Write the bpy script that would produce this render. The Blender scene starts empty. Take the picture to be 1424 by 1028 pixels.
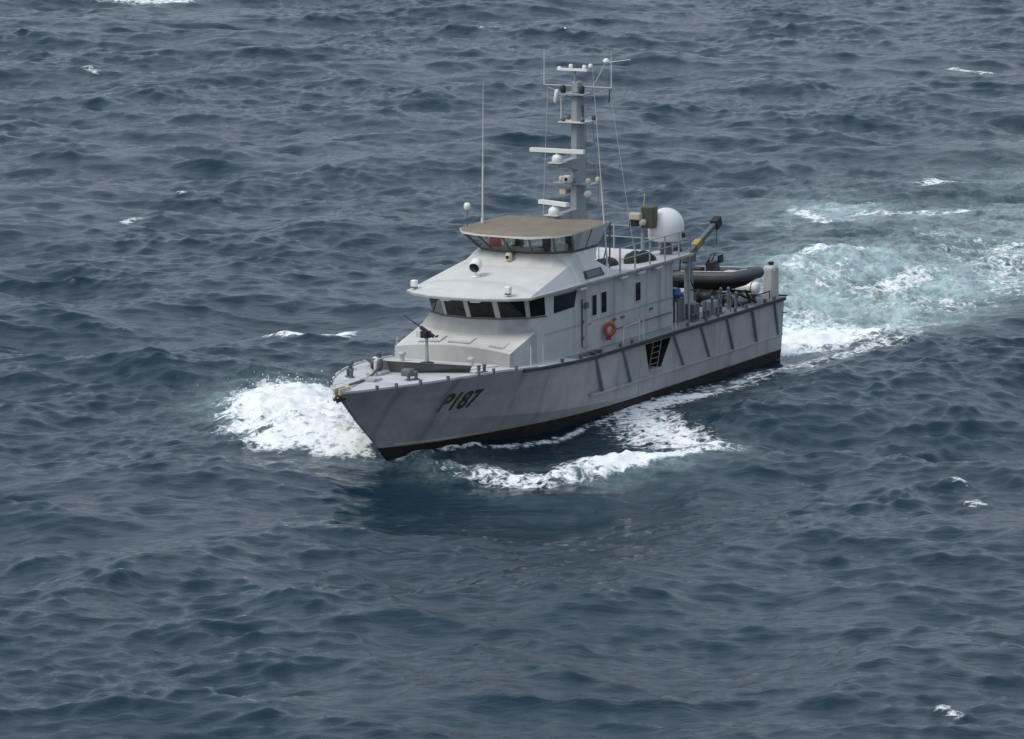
import bpy, math, random
import numpy as np
from mathutils import Vector, Matrix

random.seed(7)
rng = np.random.default_rng(11)
R = math.radians
scene = bpy.context.scene
COL = scene.collection

# ------------------------------------------------------------------ camera
cam_d = bpy.data.cameras.new("camera")
cam_d.sensor_fit = 'HORIZONTAL'
cam_d.sensor_width = 36.0
cam_d.lens = 7000.0 / 1424.0 * 36.0
cam_d.clip_start = 1.0
cam_d.clip_end = 30000.0
cam = bpy.data.objects.new("camera", cam_d)
COL.objects.link(cam)
_r = Vector((-0.4624856, 0.88660798, -0.00577627))
_u = Vector((-0.13996417, -0.0665739, 0.98791596))
_f = Vector((-0.87550963, -0.45770537, -0.15488282))
cam.matrix_world = Matrix((
    (_r.x, _u.x, -_f.x, 189.3187),
    (_r.y, _u.y, -_f.y, 97.5828),
    (_r.z, _u.z, -_f.z, 35.1760),
    (0, 0, 0, 1)))
scene.camera = cam

# ------------------------------------------------------------------ sky, sun, exposure
SUN_DIR = Vector((0.80, -0.52, 1.15)).normalized()       # towards the veiled sun
world = bpy.data.worlds.new("World")
scene.world = world
world.use_nodes = True
wn, wl = world.node_tree.nodes, world.node_tree.links
wn.clear()
w_out = wn.new('ShaderNodeOutputWorld')
w_bg = wn.new('ShaderNodeBackground')
w_sky = wn.new('ShaderNodeTexSky')
w_sky.sky_type = 'NISHITA'
w_sky.sun_disc = False
w_sky.sun_elevation = math.asin(SUN_DIR.z)
w_sky.sun_rotation = math.atan2(SUN_DIR.x, SUN_DIR.y)
w_sky.air_density = 1.0
w_sky.dust_density = 3.0
w_sky.ozone_density = 1.0
w_hs = wn.new('ShaderNodeHueSaturation')
w_hs.inputs['Saturation'].default_value = 0.32
w_mix = wn.new('ShaderNodeMixRGB')                        # the cloud layer evens the sky out
w_mix.inputs[0].default_value = 0.75
w_mix.inputs[2].default_value = (4.85, 5.85, 7.05, 1)
w_bg.inputs['Strength'].default_value = 0.127
wl.new(w_sky.outputs[0], w_hs.inputs['Color'])
wl.new(w_hs.outputs[0], w_mix.inputs[1])
# an overcast dome is about three times brighter overhead than at the horizon
w_tc = wn.new('ShaderNodeTexCoord'); w_sx = wn.new('ShaderNodeSeparateXYZ')
w_cl = wn.new('ShaderNodeMapRange'); w_cl.inputs['From Min'].default_value = 0.0; w_cl.inputs['From Max'].default_value = 1.0
w_cl.inputs['To Min'].default_value = 0.56; w_cl.inputs['To Max'].default_value = 1.0
w_mu = wn.new('ShaderNodeVectorMath'); w_mu.operation = 'SCALE'
wl.new(w_tc.outputs['Generated'], w_sx.inputs[0]); wl.new(w_sx.outputs['Z'], w_cl.inputs['Value'])
wl.new(w_mix.outputs[0], w_mu.inputs[0]); wl.new(w_cl.outputs[0], w_mu.inputs['Scale'])
wl.new(w_mu.outputs[0], w_bg.inputs['Color'])
wl.new(w_bg.outputs[0], w_out.inputs['Surface'])

sun_d = bpy.data.lights.new("sun", 'SUN')
sun_d.energy = 1.5
sun_d.angle = R(25)
sun_d.color = (1.0, 0.95, 0.87)
sun = bpy.data.objects.new("sun", sun_d)
sun.rotation_euler = (-SUN_DIR).to_track_quat('-Z', 'Y').to_euler()
sun.location = (0, 0, 60)
COL.objects.link(sun)

scene.view_settings.view_transform = 'Standard'
scene.view_settings.look = 'None'
scene.view_settings.gamma = 1.0
scene.view_settings.exposure = 0.2
scene.view_settings.use_curve_mapping = False
scene.render.engine = 'CYCLES'
scene.cycles.max_bounces = 6
scene.cycles.use_denoising = True

# ------------------------------------------------------------------ materials
def nodes_of(name):
    m = bpy.data.materials.new(name)
    m.use_nodes = True
    nt = m.node_tree
    return m, nt.nodes, nt.links, nt.nodes['Principled BSDF']

def ramp(n, pts):
    r = n.new('ShaderNodeValToRGB')
    e = r.color_ramp.elements
    while len(e) > 1: e.remove(e[-1])
    e[0].position, e[0].color = pts[0]
    for p, c in pts[1:]:
        x = e.new(p); x.color = c
    return r

def paint(name, col, rough=0.5, var=0.10, streak=0.18, stain=(0.10, 0.09, 0.075), metal=0.0, scale=1.0):
    """painted surface: faint blotches, runs of dirt hanging down from edges"""
    m, n, l, b = nodes_of(name)
    tc = n.new('ShaderNodeTexCoord')
    no = n.new('ShaderNodeTexNoise'); no.inputs['Scale'].default_value = 1.3 * scale; no.inputs['Detail'].default_value = 6
    l.new(tc.outputs['Object'], no.inputs['Vector'])
    c1 = tuple(max(0, v * (1 - var)) for v in col) + (1,)
    c2 = tuple(min(1, v * (1 + var)) for v in col) + (1,)
    rp = ramp(n, [(0.32, c1), (0.7, c2)])
    l.new(no.outputs['Fac'], rp.inputs[0])
    mp = n.new('ShaderNodeMapping'); mp.inputs['Scale'].default_value = (1.5 * scale, 0.12 * scale, 0.10 * scale)
    l.new(tc.outputs['Object'], mp.inputs['Vector'])
    n2 = n.new('ShaderNodeTexNoise'); n2.inputs['Scale'].default_value = 1.0; n2.inputs['Detail'].default_value = 5
    l.new(mp.outputs[0], n2.inputs['Vector'])
    rs = ramp(n, [(0.53, (0, 0, 0, 1)), (0.74, (streak * 2.2,) * 3 + (1,))])
    l.new(n2.outputs['Fac'], rs.inputs[0])
    mx = n.new('ShaderNodeMixRGB'); mx.inputs[2].default_value = stain + (1,)
    l.new(rs.outputs[0], mx.inputs[0]); l.new(rp.outputs[0], mx.inputs[1])
    l.new(mx.outputs[0], b.inputs['Base Color'])
    rr = n.new('ShaderNodeMapRange'); rr.inputs['To Min'].default_value = rough - 0.08; rr.inputs['To Max'].default_value = rough + 0.12
    l.new(no.outputs['Fac'], rr.inputs['Value']); l.new(rr.outputs[0], b.inputs['Roughness'])
    b.inputs['Metallic'].default_value = metal
    bp = n.new('ShaderNodeBump'); bp.inputs['Strength'].default_value = 0.12; bp.inputs['Distance'].default_value = 0.02
    l.new(no.outputs['Fac'], bp.inputs['Height']); l.new(bp.outputs[0], b.inputs['Normal'])
    return m

M = {}
M['hull'] = paint('hull_grey_paint', (0.345, 0.352, 0.348), 0.45, 0.12, 0.21, (0.12, 0.11, 0.10))
M['house'] = paint('superstructure_grey_paint', (0.445, 0.45, 0.44), 0.5, 0.08, 0.22)
M['roof'] = paint('roof_light_grey_paint', (0.60, 0.595, 0.58), 0.55, 0.06, 0.12)
M['deck'] = paint('deck_light_grey_paint', (0.50, 0.515, 0.53), 0.75, 0.12, 0.10)
M['antifoul'] = paint('black_bottom_paint', (0.012, 0.011, 0.011), 0.85, 0.3, 0.3, (0.03, 0.02, 0.018))
M['rubber'] = paint('black_rubber', (0.035, 0.037, 0.042), 0.7, 0.2, 0.05)
M['darkgrey'] = paint('dark_grey_paint', (0.11, 0.12, 0.13), 0.5, 0.12, 0.12)
M['black'] = paint('black_fittings', (0.02, 0.02, 0.022), 0.55, 0.25, 0.05)
M['mast'] = paint('mast_grey_paint', (0.30, 0.33, 0.355), 0.5, 0.06, 0.22, (0.14, 0.10, 0.07))
M['white'] = paint('white_gelcoat', (0.80, 0.80, 0.78), 0.35, 0.03, 0.06, (0.5, 0.46, 0.40))
M['canvas'] = paint('tan_canvas', (0.29, 0.247, 0.195), 0.9, 0.12, 0.10, (0.22, 0.19, 0.15))
def thin_cloth(m, amount):
    n, l = m.node_tree.nodes, m.node_tree.links
    b = n['Principled BSDF']; out = n['Material Output']
    t = n.new('ShaderNodeBsdfTranslucent'); mx = n.new('ShaderNodeMixShader'); mx.inputs[0].default_value = amount
    l.new(b.inputs['Base Color'].links[0].from_socket, t.inputs['Color'])
    l.new(b.outputs[0], mx.inputs[1]); l.new(t.outputs[0], mx.inputs[2]); l.new(mx.outputs[0], out.inputs['Surface'])
thin_cloth(M['canvas'], 0.30)
M['canvas_edge'] = paint('cream_canvas_hem', (0.58, 0.55, 0.49), 0.85, 0.06, 0.06, (0.35, 0.3, 0.25))
M['orange'] = paint('orange_ring', (0.33, 0.075, 0.05), 0.55, 0.15, 0.1, (0.4, 0.15, 0.08))
M['redcloth'] = paint('red_cloth', (0.55, 0.035, 0.02), 0.8, 0.15, 0.05)
M['blue'] = paint('blue_plastic', (0.015, 0.09, 0.30), 0.35, 0.1, 0.05)
M['yellow'] = paint('yellow_paint', (0.36, 0.27, 0.07), 0.45, 0.1, 0.12)
M['olive'] = paint('olive_paint', (0.085, 0.09, 0.06), 0.6, 0.12, 0.08)
M['cream'] = paint('cream_paint', (0.55, 0.50, 0.38), 0.5, 0.08, 0.1)
M['tube'] = paint('grey_hypalon', (0.065, 0.07, 0.08), 0.55, 0.12, 0.06)
M['rope'] = paint('chain_steel', (0.12, 0.105, 0.10), 0.6, 0.2, 0.2, (0.16, 0.07, 0.03))
M['tarp'] = paint('black_tarpaulin', (0.013, 0.013, 0.016), 0.55, 0.3, 0.0)
M['whip'] = paint('whip_fibreglass', (0.62, 0.63, 0.62), 0.5, 0.04, 0.0)
M['number'] = paint('black_lettering', (0.035, 0.038, 0.042), 0.6, 0.35, 0.35, (0.14, 0.15, 0.16))
M['rib'] = paint('fender_rib_grey', (0.17, 0.185, 0.20), 0.6, 0.12, 0.15)
M['midgrey'] = paint('breakwater_grey', (0.12, 0.125, 0.13), 0.55, 0.1, 0.15)
M['aftdeck'] = paint('aft_deck_shaded_grey', (0.23, 0.245, 0.255), 0.8, 0.14, 0.1)  # darker than the foredeck grey: shade aft is put into the colour
M['rust'] = paint('rust_brown', (0.13, 0.075, 0.05), 0.8, 0.3, 0.2)

def mat_glass_dark():
    m, n, l, b = nodes_of('dark_window_glass')
    b.inputs['Base Color'].default_value = (0.008, 0.011, 0.013, 1)
    b.inputs['Roughness'].default_value = 0.06
    b.inputs['IOR'].default_value = 1.3
    no = n.new('ShaderNodeTexNoise'); no.inputs['Scale'].default_value = 0.8
    bp = n.new('ShaderNodeBump'); bp.inputs['Strength'].default_value = 0.05
    l.new(no.outputs['Fac'], bp.inputs['Height']); l.new(bp.outputs[0], b.inputs['Normal'])
    return m
M['glass'] = mat_glass_dark()

def mat_screen():
    m, n, l, b = nodes_of('clear_screen')
    n.remove(b)
    out = n['Material Output']
    tr = n.new('ShaderNodeBsdfTransparent'); tr.inputs[0].default_value = (0.95, 0.96, 0.96, 1)
    gl = n.new('ShaderNodeBsdfGlossy'); gl.inputs['Roughness'].default_value = 0.08
    mx = n.new('ShaderNodeMixShader')
    mx.inputs[0].default_value = 0.05; l.new(tr.outputs[0], mx.inputs[1]); l.new(gl.outputs[0], mx.inputs[2])
    l.new(mx.outputs[0], out.inputs['Surface'])
    return m
M['screen'] = mat_screen()

# ------------------------------------------------------------------ mesh builder
class MB:
    def __init__(s): s.v = []; s.f = []; s.sm = []; s.mi = []
    def add(s, vs, fs, smooth=False, mi=0):
        o = len(s.v); s.v += [tuple(map(float, v)) for v in vs]
        for f in fs:
            s.f.append(tuple(i + o for i in f)); s.sm.append(smooth); s.mi.append(mi)
        return s
    def box(s, lo, hi, mi=0, bev=0.0):
        x0, y0, z0 = lo; x1, y1, z1 = hi
        if bev <= 0:
            return s.add([(x0,y0,z0),(x1,y0,z0),(x1,y1,z0),(x0,y1,z0),(x0,y0,z1),(x1,y0,z1),(x1,y1,z1),(x0,y1,z1)],
                         [(0,3,2,1),(4,5,6,7),(0,1,5,4),(1,2,6,5),(2,3,7,6),(3,0,4,7)], False, mi)
        b = bev
        def ring(d, z): return [(x0+d,y0+b,z) if 0 else p for p in
            [(x0+d+b,y0+d,z),(x1-d-b,y0+d,z),(x1-d,y0+d+b,z),(x1-d,y1-d-b,z),(x1-d-b,y1-d,z),(x0+d+b,y1-d,z),(x0+d,y1-d-b,z),(x0+d,y0+d+b,z)]]
        rows = [ring(b*0.7, z0), ring(0, z0+b), ring(0, z1-b), ring(b*0.7, z1)]
        return s.loft(rows, True, mi, caps=True)
    def obox(s, c, ax, ay, az, mi=0):
        c, ax, ay, az = map(Vector, (c, ax, ay, az))
        vs = [c + i*ax + j*ay + k*az for k in (-1, 1) for j in (-1, 1) for i in (-1, 1)]
        return s.add(vs, [(0,2,3,1),(4,5,7,6),(0,1,5,4),(1,3,7,5),(3,2,6,7),(2,0,4,6)], False, mi)
    def loft(s, rows, closed=False, mi=0, smooth=False, caps=False):
        n = len(rows[0]); vs = [p for r in rows for p in r]; fs = []
        for i in range(len(rows) - 1):
            for j in range(n if closed else n - 1):
                k = (j + 1) % n
                fs.append((i*n+j, i*n+k, (i+1)*n+k, (i+1)*n+j))
        s.add(vs, fs, smooth, mi)
        if caps:
            s.add(rows[0], [tuple(reversed(range(n)))], False, mi)
            s.add(rows[-1], [tuple(range(n))], False, mi)
        return s
    def path(s, pts, r, n=8, mi=0, caps=True):
        pts = [Vector(p) for p in pts]
        rad = r if isinstance(r, (list, tuple)) else [r] * len(pts)
        rows = []; up = None
        for i, p in enumerate(pts):
            d = (pts[min(i+1, len(pts)-1)] - pts[max(i-1, 0)]).normalized()
            if up is None:
                up = Vector((0,0,1)) if abs(d.z) < 0.9 else Vector((1,0,0))
            a = d.cross(up).normalized(); b = a.cross(d).normalized(); up = b
            rows.append([p + rad[i]*(math.cos(2*math.pi*k/n)*a + math.sin(2*math.pi*k/n)*b) for k in range(n)])
        return s.loft(rows, True, mi, True, caps)
    def lathe(s, c, prof, n=20, mi=0, axis=None, smooth=True):
        c = Vector(c)
        if axis is None: a, b, d = Vector((1,0,0)), Vector((0,1,0)), Vector((0,0,1))
        else:
            d = Vector(axis).normalized(); t = Vector((0,0,1)) if abs(d.z) < 0.9 else Vector((1,0,0))
            a = d.cross(t).normalized(); b = d.cross(a).normalized()
        rows = [[c + d*z + r*(math.cos(2*math.pi*k/n)*a + math.sin(2*math.pi*k/n)*b) for k in range(n)] for r, z in prof]
        return s.loft(rows, True, mi, smooth, True)
    def prism(s, poly, vec, mi=0):
        n = len(poly); vec = Vector(vec)
        a = [Vector(p) for p in poly]; b = [p + vec for p in a]
        return s.add(a + b, [tuple(reversed(range(n))), tuple(range(n, 2*n))] + [(i, (i+1) % n, n+(i+1) % n, n+i) for i in range(n)], False, mi)
    def build(s, name, mats, parent=None, recalc=True):
        me = bpy.data.meshes.new(name)
        me.from_pydata(s.v, [], s.f)
        if not isinstance(mats, (list, tuple)): mats = [mats]
        for m in mats: me.materials.append(M[m] if isinstance(m, str) else m)
        me.polygons.foreach_set('use_smooth', s.sm)
        me.polygons.foreach_set('material_index', s.mi)
        if recalc:
            import bmesh
            bm = bmesh.new(); bm.from_mesh(me)
            bmesh.ops.recalc_face_normals(bm, faces=bm.faces); bm.to_mesh(me); bm.free()
        me.update()
        o = bpy.data.objects.new(name, me); COL.objects.link(o)
        if parent: o.parent = parent
        return o

def tag(o, label=None, cat=None, group=None, kind=None):
    if label: o['label'] = label
    if cat: o['category'] = cat
    if group: o['group'] = group
    if kind: o['kind'] = kind
    return o

def empty(name, loc=(0, 0, 0)):
    o = bpy.data.objects.new(name, None); COL.objects.link(o); o.location = loc
    o.empty_display_size = 0.5
    return o

def hermite(xs, ys, x):
    xs = np.asarray(xs, float); ys = np.asarray(ys, float); x = np.atleast_1d(np.asarray(x, float))
    d = np.gradient(ys, xs)
    i = np.clip(np.searchsorted(xs, x) - 1, 0, len(xs) - 2)
    h = xs[i+1] - xs[i]; t = (x - xs[i]) / h
    return ((2*t**3 - 3*t**2 + 1)*ys[i] + (t**3 - 2*t**2 + t)*h*d[i] + (-2*t**3 + 3*t**2)*ys[i+1] + (t**3 - t**2)*h*d[i+1])

# ------------------------------------------------------------------ the sea
AWAY = np.array([-0.8862, -0.4633]); RIGHT = np.array([-0.4633, 0.8862])

def fft_sea(n, L, lam_peak, lam_min, dir_ang, spread, seed, expo=4.0):
    g = np.random.default_rng(seed)
    k1 = 2*np.pi*np.fft.fftfreq(n, L/n)
    kx, ky = np.meshgrid(k1, k1, indexing='ij')
    k = np.hypot(kx, ky); k[0, 0] = 1
    kp = 2*np.pi/lam_peak
    P = k**(-expo) * np.exp(-1.1*(kp/k)**2) * np.exp(-(k*lam_min/(2*np.pi))**4)
    th = np.arctan2(ky, kx) - dir_ang
    c = np.abs(np.cos(th))
    P *= c**spread + 0.025
    P[0, 0] = 0
    A = np.sqrt(P) * (g.standard_normal((n, n)) + 1j*g.standard_normal((n, n)))
    h = np.fft.ifft2(A); s = h.real.std()
    dx = np.fft.ifft2(1j*kx/k*A).real / s; dy = np.fft.ifft2(1j*ky/k*A).real / s
    return np.stack([dx, dy, h.real / s], -1).astype(np.float32)

def fft_noise(n, expo, seed, kmin=2):
    g = np.random.default_rng(seed)
    k1 = np.fft.fftfreq(n) * n
    kx, ky = np.meshgrid(k1, k1, indexing='ij'); k = np.hypot(kx, ky); k[0, 0] = 1
    A = np.where(k >= kmin, k**(-expo), 0) * (g.standard_normal((n, n)) + 1j*g.standard_normal((n, n)))
    h = np.fft.ifft2(A).real
    return (h / h.std()).astype(np.float32)[..., None]

def sample(tile, L, x, y, ang=0.0):
    n = tile.shape[0]; c, s = math.cos(ang), math.sin(ang)
    u = ((c*x + s*y) / L * n) % n; v = ((-s*x + c*y) / L * n) % n
    i = u.astype(int) % n; j = v.astype(int) % n; fu = (u - np.floor(u))[..., None]; fv = (v - np.floor(v))[..., None]
    i2 = (i+1) % n; j2 = (j+1) % n
    return (tile[i, j]*(1-fu)*(1-fv) + tile[i2, j]*fu*(1-fv) + tile[i, j2]*(1-fu)*fv + tile[i2, j2]*fu*fv)

def seg_dist(x, y, pts):
    """distance to a polyline and the position along it (0..1)"""
    best = np.full(x.shape, 1e9); tt = np.zeros(x.shape); m = len(pts) - 1
    for i in range(m):
        ax, ay = pts[i][:2]; bx, by = pts[i+1][:2]
        dx, dy = bx-ax, by-ay
        t = np.clip(((x-ax)*dx + (y-ay)*dy) / (dx*dx + dy*dy), 0, 1)
        d = np.hypot(x-ax-t*dx, y-ay-t*dy)
        w = d < best; best = np.where(w, d, best); tt = np.where(w, (i+t)/m, tt)
    return best, tt

def grow(start, step, ratio, end):
    out = []; x = start; s = step
    while x < end:
        s *= ratio; x += s; out.append(x)
    return out

def make_sea():
    u = list(np.arange(-24, 24.01, 0.155))
    a = list(np.arange(24.25, 50, 0.25)); a += grow(a[-1], 0.25, 1.18, 4000)
    u = [-q for q in reversed(a)] + u + a
    v = list(np.arange(-78, 42, 0.23))
    s, x = 0.23, v[-1]
    while x < 235:
        s = min(0.42, s*1.004); x += s; v.append(x)
    v += grow(v[-1], 0.42, 1.17, 7000)
    back = grow(78, 0.23, 1.2, 700)
    v = [-q for q in reversed(back)] + v
    u = np.array(u); v = np.array(v)
    du = np.gradient(u); dv = np.gradient(v)
    U, V = np.meshgrid(u, v, indexing='ij')
    X = U*RIGHT[0] + V*AWAY[0]; Y = U*RIGHT[1] + V*AWAY[1]
    cell = np.maximum(du[:, None], dv[None, :])
    fade_s = np.clip(1.6 - cell/0.7, 0, 1)
    fade_l = np.clip(1.6 - cell/6.0, 0, 1)

    toward = math.atan2(-AWAY[1], -AWAY[0])
    along_c = (X*RIGHT[0] + Y*RIGHT[1])*(1/1.55 - 1)
    XS, YS = X + along_c*RIGHT[0], Y + along_c*RIGHT[1]
    big = sample(fft_sea(512, 260, 34, 4, toward + 0.30, 3, 1), 260, X, Y, 0.35)
    mid = sample(fft_sea(1024, 147, 11.0, 0.55, toward - 0.20, 3, 2, 3.8), 147, XS, YS, -0.5)
    sml = sample(fft_sea(512, 41, 2.4, 0.30, toward + 0.12, 2, 3, 3.5), 41, XS, YS, 0.9)
    # near the hull the water lies lower and flatter
    inx = np.clip(1 - np.maximum(np.abs(X + 1.5) - 16.5, 0)/6, 0, 1)
    iny = np.clip(1 - np.maximum(np.abs(Y) - 4.0, 0)/5, 0, 1)
    near = inx*iny
    damp = 1 - 0.72*near
    gust = np.clip(0.85 + 0.36*sample(fft_noise(256, 1.6, 31, 2), 130, X, Y, 0.2)[..., 0], 0.35, 1.7)
    group = np.clip(1.0 + 0.40*sample(fft_noise(256, 1.3, 33, 3), 95, X, Y, -0.6)[..., 0], 0.35, 2.0)
    lee = 1 - 0.55*np.exp(-0.5*(((X-18)/6)**2 + ((Y-8)/5)**2)); group = group*lee; gust = gust*lee
    D = np.zeros(X.shape + (3,))
    D += big * (0.27*fade_l*damp)[..., None] * np.array([0.8, 0.8, 1])
    D += mid * (0.118*fade_l*damp*group)[..., None] * np.array([1.0, 1.0, 1])
    D += sml * (0.046*fade_s*(1 - 0.6*near)*gust)[..., None] * np.array([0.9, 0.9, 1])

    n1 = fft_noise(512, 1.5, 21); n2 = fft_noise(512, 1.1, 22, 6)
    N1 = sample(n1, 60, X, Y, 0.4)[..., 0]            # metres-wide lumps
    N2 = sample(n2, 22, X, Y, -0.3)[..., 0]           # fine churn
    N3 = sample(n1, 23, X, Y, 1.3)[..., 0]

    foam = np.zeros(X.shape); aer = np.zeros(X.shape); H = np.zeros(X.shape); churn = np.zeros(X.shape)
    def blob(cx, cy, sx, sy, ang=0.0):
        c, s = math.cos(ang), math.sin(ang); p = (X-cx)*c + (Y-cy)*s; q = -(X-cx)*s + (Y-cy)*c
        return np.exp(-0.5*((p/sx)**2 + (q/sy)**2))
    def stroke(pts, w, amt, taper=True, arr=None):
        d, t = seg_dist(X, Y, pts); g = np.exp(-(d/w)**2)
        if taper: g *= np.clip(np.minimum(t, 1-t)*6, 0.25, 1)
        return amt*g

    # starboard bow: the sea thrown up and out in a broad white heap
    heap = (0.85*blob(3.6, -10.3, 2.8, 2.4, 0.5) + 0.70*blob(7.2, -7.6, 2.6, 2.2, 0.5) + 0.72*blob(10.4, -4.9, 2.1, 1.8, 0.4)
            + 0.62*blob(11.6, -2.5, 1.8, 1.3, 0.1) + 0.62*blob(1.0, -12.2, 2.2, 1.6, 0.6) + 0.36*blob(7.6, -9.6, 2.0, 1.6, 0.4))
    heap = 1.05*np.tanh(heap/1.05)
    H += heap*(1 + 0.12*N1 + 0.05*N3)
    hm = np.clip(heap*1.5 - 0.32, 0, 0.90) + 0.07*N1*np.clip(heap*2, 0, 1)
    hm = np.maximum(hm, 0.72*blob(12.4, -3.6, 1.5, 2.2, 0.3)); hm = np.maximum(hm, 0.66*blob(9.4, -8.4, 1.8, 1.6, 0.3))
    for bx, by, b1, b2, am in ((12.4, -5.0, 1.6, 1.8, 0.84), (9.6, -7.7, 1.8, 1.7, 0.80), (13.4, -2.3, 1.1, 1.2, 0.82)):
        hm = np.maximum(hm, am*np.minimum(1, 1.5*blob(bx, by, b1, b2, 0.4)) + 0.05*N1)
    foam = np.maximum(foam, hm*1.0); churn = np.maximum(churn, np.clip(heap*0.5, 0, 0.38))
    # port bow wave: a curling crest standing off the hull, trough inside it
    crest = [(12.9, 1.6), (13.3, 3.4), (13.9, 5.4), (13.7, 7.4), (12.0, 8.5), (9.9, 9.0), (7.8, 9.9), (6.0, 11.0)]
    d, t = seg_dist(X, Y, crest); d_c = d
    prof = np.interp(t, [0, 0.1, 0.3, 0.55, 0.8, 1], [0.20, 0.24, 0.28, 0.32, 0.24, 0.08])
    H += prof*np.exp(-(d/1.05)**2)*(1 + 0.25*N3)
    strong = np.interp(t, [0, 0.12, 0.25, 0.4, 0.7, 0.9, 1], [0.45, 0.54, 0.68, 0.88, 0.88, 0.74, 0.52])
    foam = np.maximum(foam, strong*np.exp(-(d/1.25)**4)*(1 + 0.16*N1 + 0.08*N3)); churn = np.maximum(churn, 0.25*np.exp(-(d/1.3)**2))
    H -= 0.42*blob(8.2, 4.6, 3.2, 1.7, 0.25) + 0.16*blob(3.5, 5.2, 3.5, 1.6, 0.1)
    foam = np.maximum(foam, stroke([(12.2, 6.4), (10.8, 7.4), (8.8, 7.9), (6.2, 9.2)], 1.5, 0.60))
    foam = np.maximum(foam, stroke([(-2.2, 3.6), (0.6, 5.0), (2.6, 7.2), (4.8, 9.4), (5.8, 10.8)], 2.0, 0.74, False))
    foam = np.maximum(foam, stroke([(-1.0, 4.4), (2.0, 5.2), (4.0, 7.0)], 1.8, 0.60, False))
    foam = np.maximum(foam, stroke([(-1.6, 3.5), (-4.3, 4.4), (-7.0, 5.4)], 1.1, 0.85))
    foam = np.maximum(foam, stroke([(-4.3, 4.3), (-9.0, 5.0), (-14.0, 5.4), (-22.0, 6.4)], 2.0, 0.58, False))
    foam = np.maximum(foam, stroke([(13.3, 0.5), (11.4, 1.3), (8.8, 2.4), (5.0, 3.3), (0.0, 3.6)], 0.42, 0.62, False))
    H += stroke([(13.3, 0.5), (11.4, 1.3), (8.8, 2.4)], 0.5, 0.22)
    H -= 0.80*blob(19.8, 8.0, 3.8, 5.0, 0.4)  # hollow ahead of the bow, added to tilt the water and darken it
    # starboard side, past the heap
    foam = np.maximum(foam, stroke([(5.0, -9.5), (0.0, -9.6), (-8.0, -9.0), (-18.0, -7.5)], 2.0, 0.5, False))
    # wake: churned and aerated water astern
    wk = np.clip((-17.0 - X)/3.0, 0, 1)
    width = 4.2 + 0.085*np.clip(-17 - X, 0, 400)
    cen = -0.062*np.clip(-17 - X, 0, 400) - 0.0006*np.clip(-17 - X, 0, 90)**2
    q = (Y - cen)/width
    along = np.clip(-17 - X, 0, 1e4)
    core = wk*np.exp(-np.abs(q)**3.5)*np.exp(-along/42)
    aer = core*(0.85 + 0.35*N1)*1.5
    aer = np.maximum(aer, 0.85*wk*blob(-41, -5.2, 8, 3.2, 0.2)*(0.9 + 0.25*N3))
    aer = np.maximum(aer, 0.8*blob(-66, -16.0, 6, 2.6, 0.3)*(0.9 + 0.3*N3))
    aer = np.maximum(aer, 0.9*wk*blob(-34, -3.0, 5, 3.0, 0.2))
    aer = np.maximum(aer, 0.5*np.clip(heap*1.4, 0, 1)*(0.8 + 0.3*N3)); aer = np.maximum(aer, 0.42*np.exp(-(d_c/2.0)**2)*(0.7 + 0.4*N3))
    lace = wk*np.exp(-np.abs(q*0.82)**4)*np.exp(-along/75)
    foam = np.maximum(foam, lace*(0.57 + 0.13*N3))
    foam = np.maximum(foam, 1.25*wk*blob(-23.5, 0.4, 5.4, 3.6)*(1 + 0.1*N1))
    foam = np.maximum(foam, 0.92*wk*blob(-28.5, 1.6, 4.2, 2.4)*(1 + 0.15*N3))
    foam = np.maximum(foam, 0.9*blob(-19.3, 2.9, 1.2, 0.9))
    churn = np.maximum(churn, core*0.55)
    H += 0.25*core*N1 + 0.30*wk*blob(-23, 0.0, 4, 2.5)
    for pts, w, a_ in [
        ([(-39.3, -5.7), (-39.9, -3.2), (-44.0, -1.8), (-49.9, -1.9)], 1.3, 0.72),
        ([(-43.9, -8.4), (-47.9, -7.5), (-48.0, -4.7)], 1.2, 0.75),
        ([(-73.4, -7.2), (-69.4, -9.6), (-67.8, -12.9), (-67.8, -16.8)], 1.6, 0.66),
        ([(-67.7, -19.4), (-66.0, -16.9), (-61.1, -12.5)], 1.0, 0.66),
        ([(-61.0, -2.0), (-56.0, -1.5), (-50.0, 1.5), (-42.0, 4.0)], 2.2, 0.58),
        ([(-30.5, 4.5), (-27.0, 6.0), (-22.0, 6.6)], 1.0, 0.55)]:
        foam = np.maximum(foam, stroke(pts, w, a_))
    # breaking crests scattered over the open sea
    for pts, w, a_, hh in [
        ([(-17.3, -24.2), (-15.9, -22.3), (-13.4, -19.1), (-13.7, -17.8), (-17.0, -18.3)], 0.8, 0.84, 0.22),
        ([(-150.4, -43.9), (-148.5, -41.4), (-146.8, -38.7)], 1.1, 0.66, 0.2),
        ([(-70.1, -15.8), (-73.7, -15.9), (-74.7, -15.4)], 1.3, 0.72, 0.25),
        ([(-80.3, -16.4), (-84.1, -16.6), (-81.2, -14.5)], 1.5, 0.68, 0.2),
        ([(8.2, 22.7), (9.5, 23.6)], 0.6, 0.62, 0.15), ([(12.1, 24.6), (11.2, 25.3)], 0.7, 0.62, 0.15),
        ([(46.7, 37.9), (47.4, 39.6)], 0.5, 0.62, 0.2),
        ([(-119.8, -98.9), (-118.4, -96.7)], 0.8, 0.62, 0.2), ([(-88.3, -84.2), (-88.8, -83.2)], 0.7, 0.6, 0.2),
        ([(-58.7, -54.0), (-58.4, -53.0)], 0.6, 0.6, 0.15), ([(-44.3, -48.6), (-48.0, -49.4)], 0.6, 0.66, 0.1),
        ([(-173.5, -135.7), (-176.2, -122.3)], 2.2, 0.7, 0.3), ([(3.5, 19.5), (3.0, 20.3)], 0.35, 0.6, 0.1)]:
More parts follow.
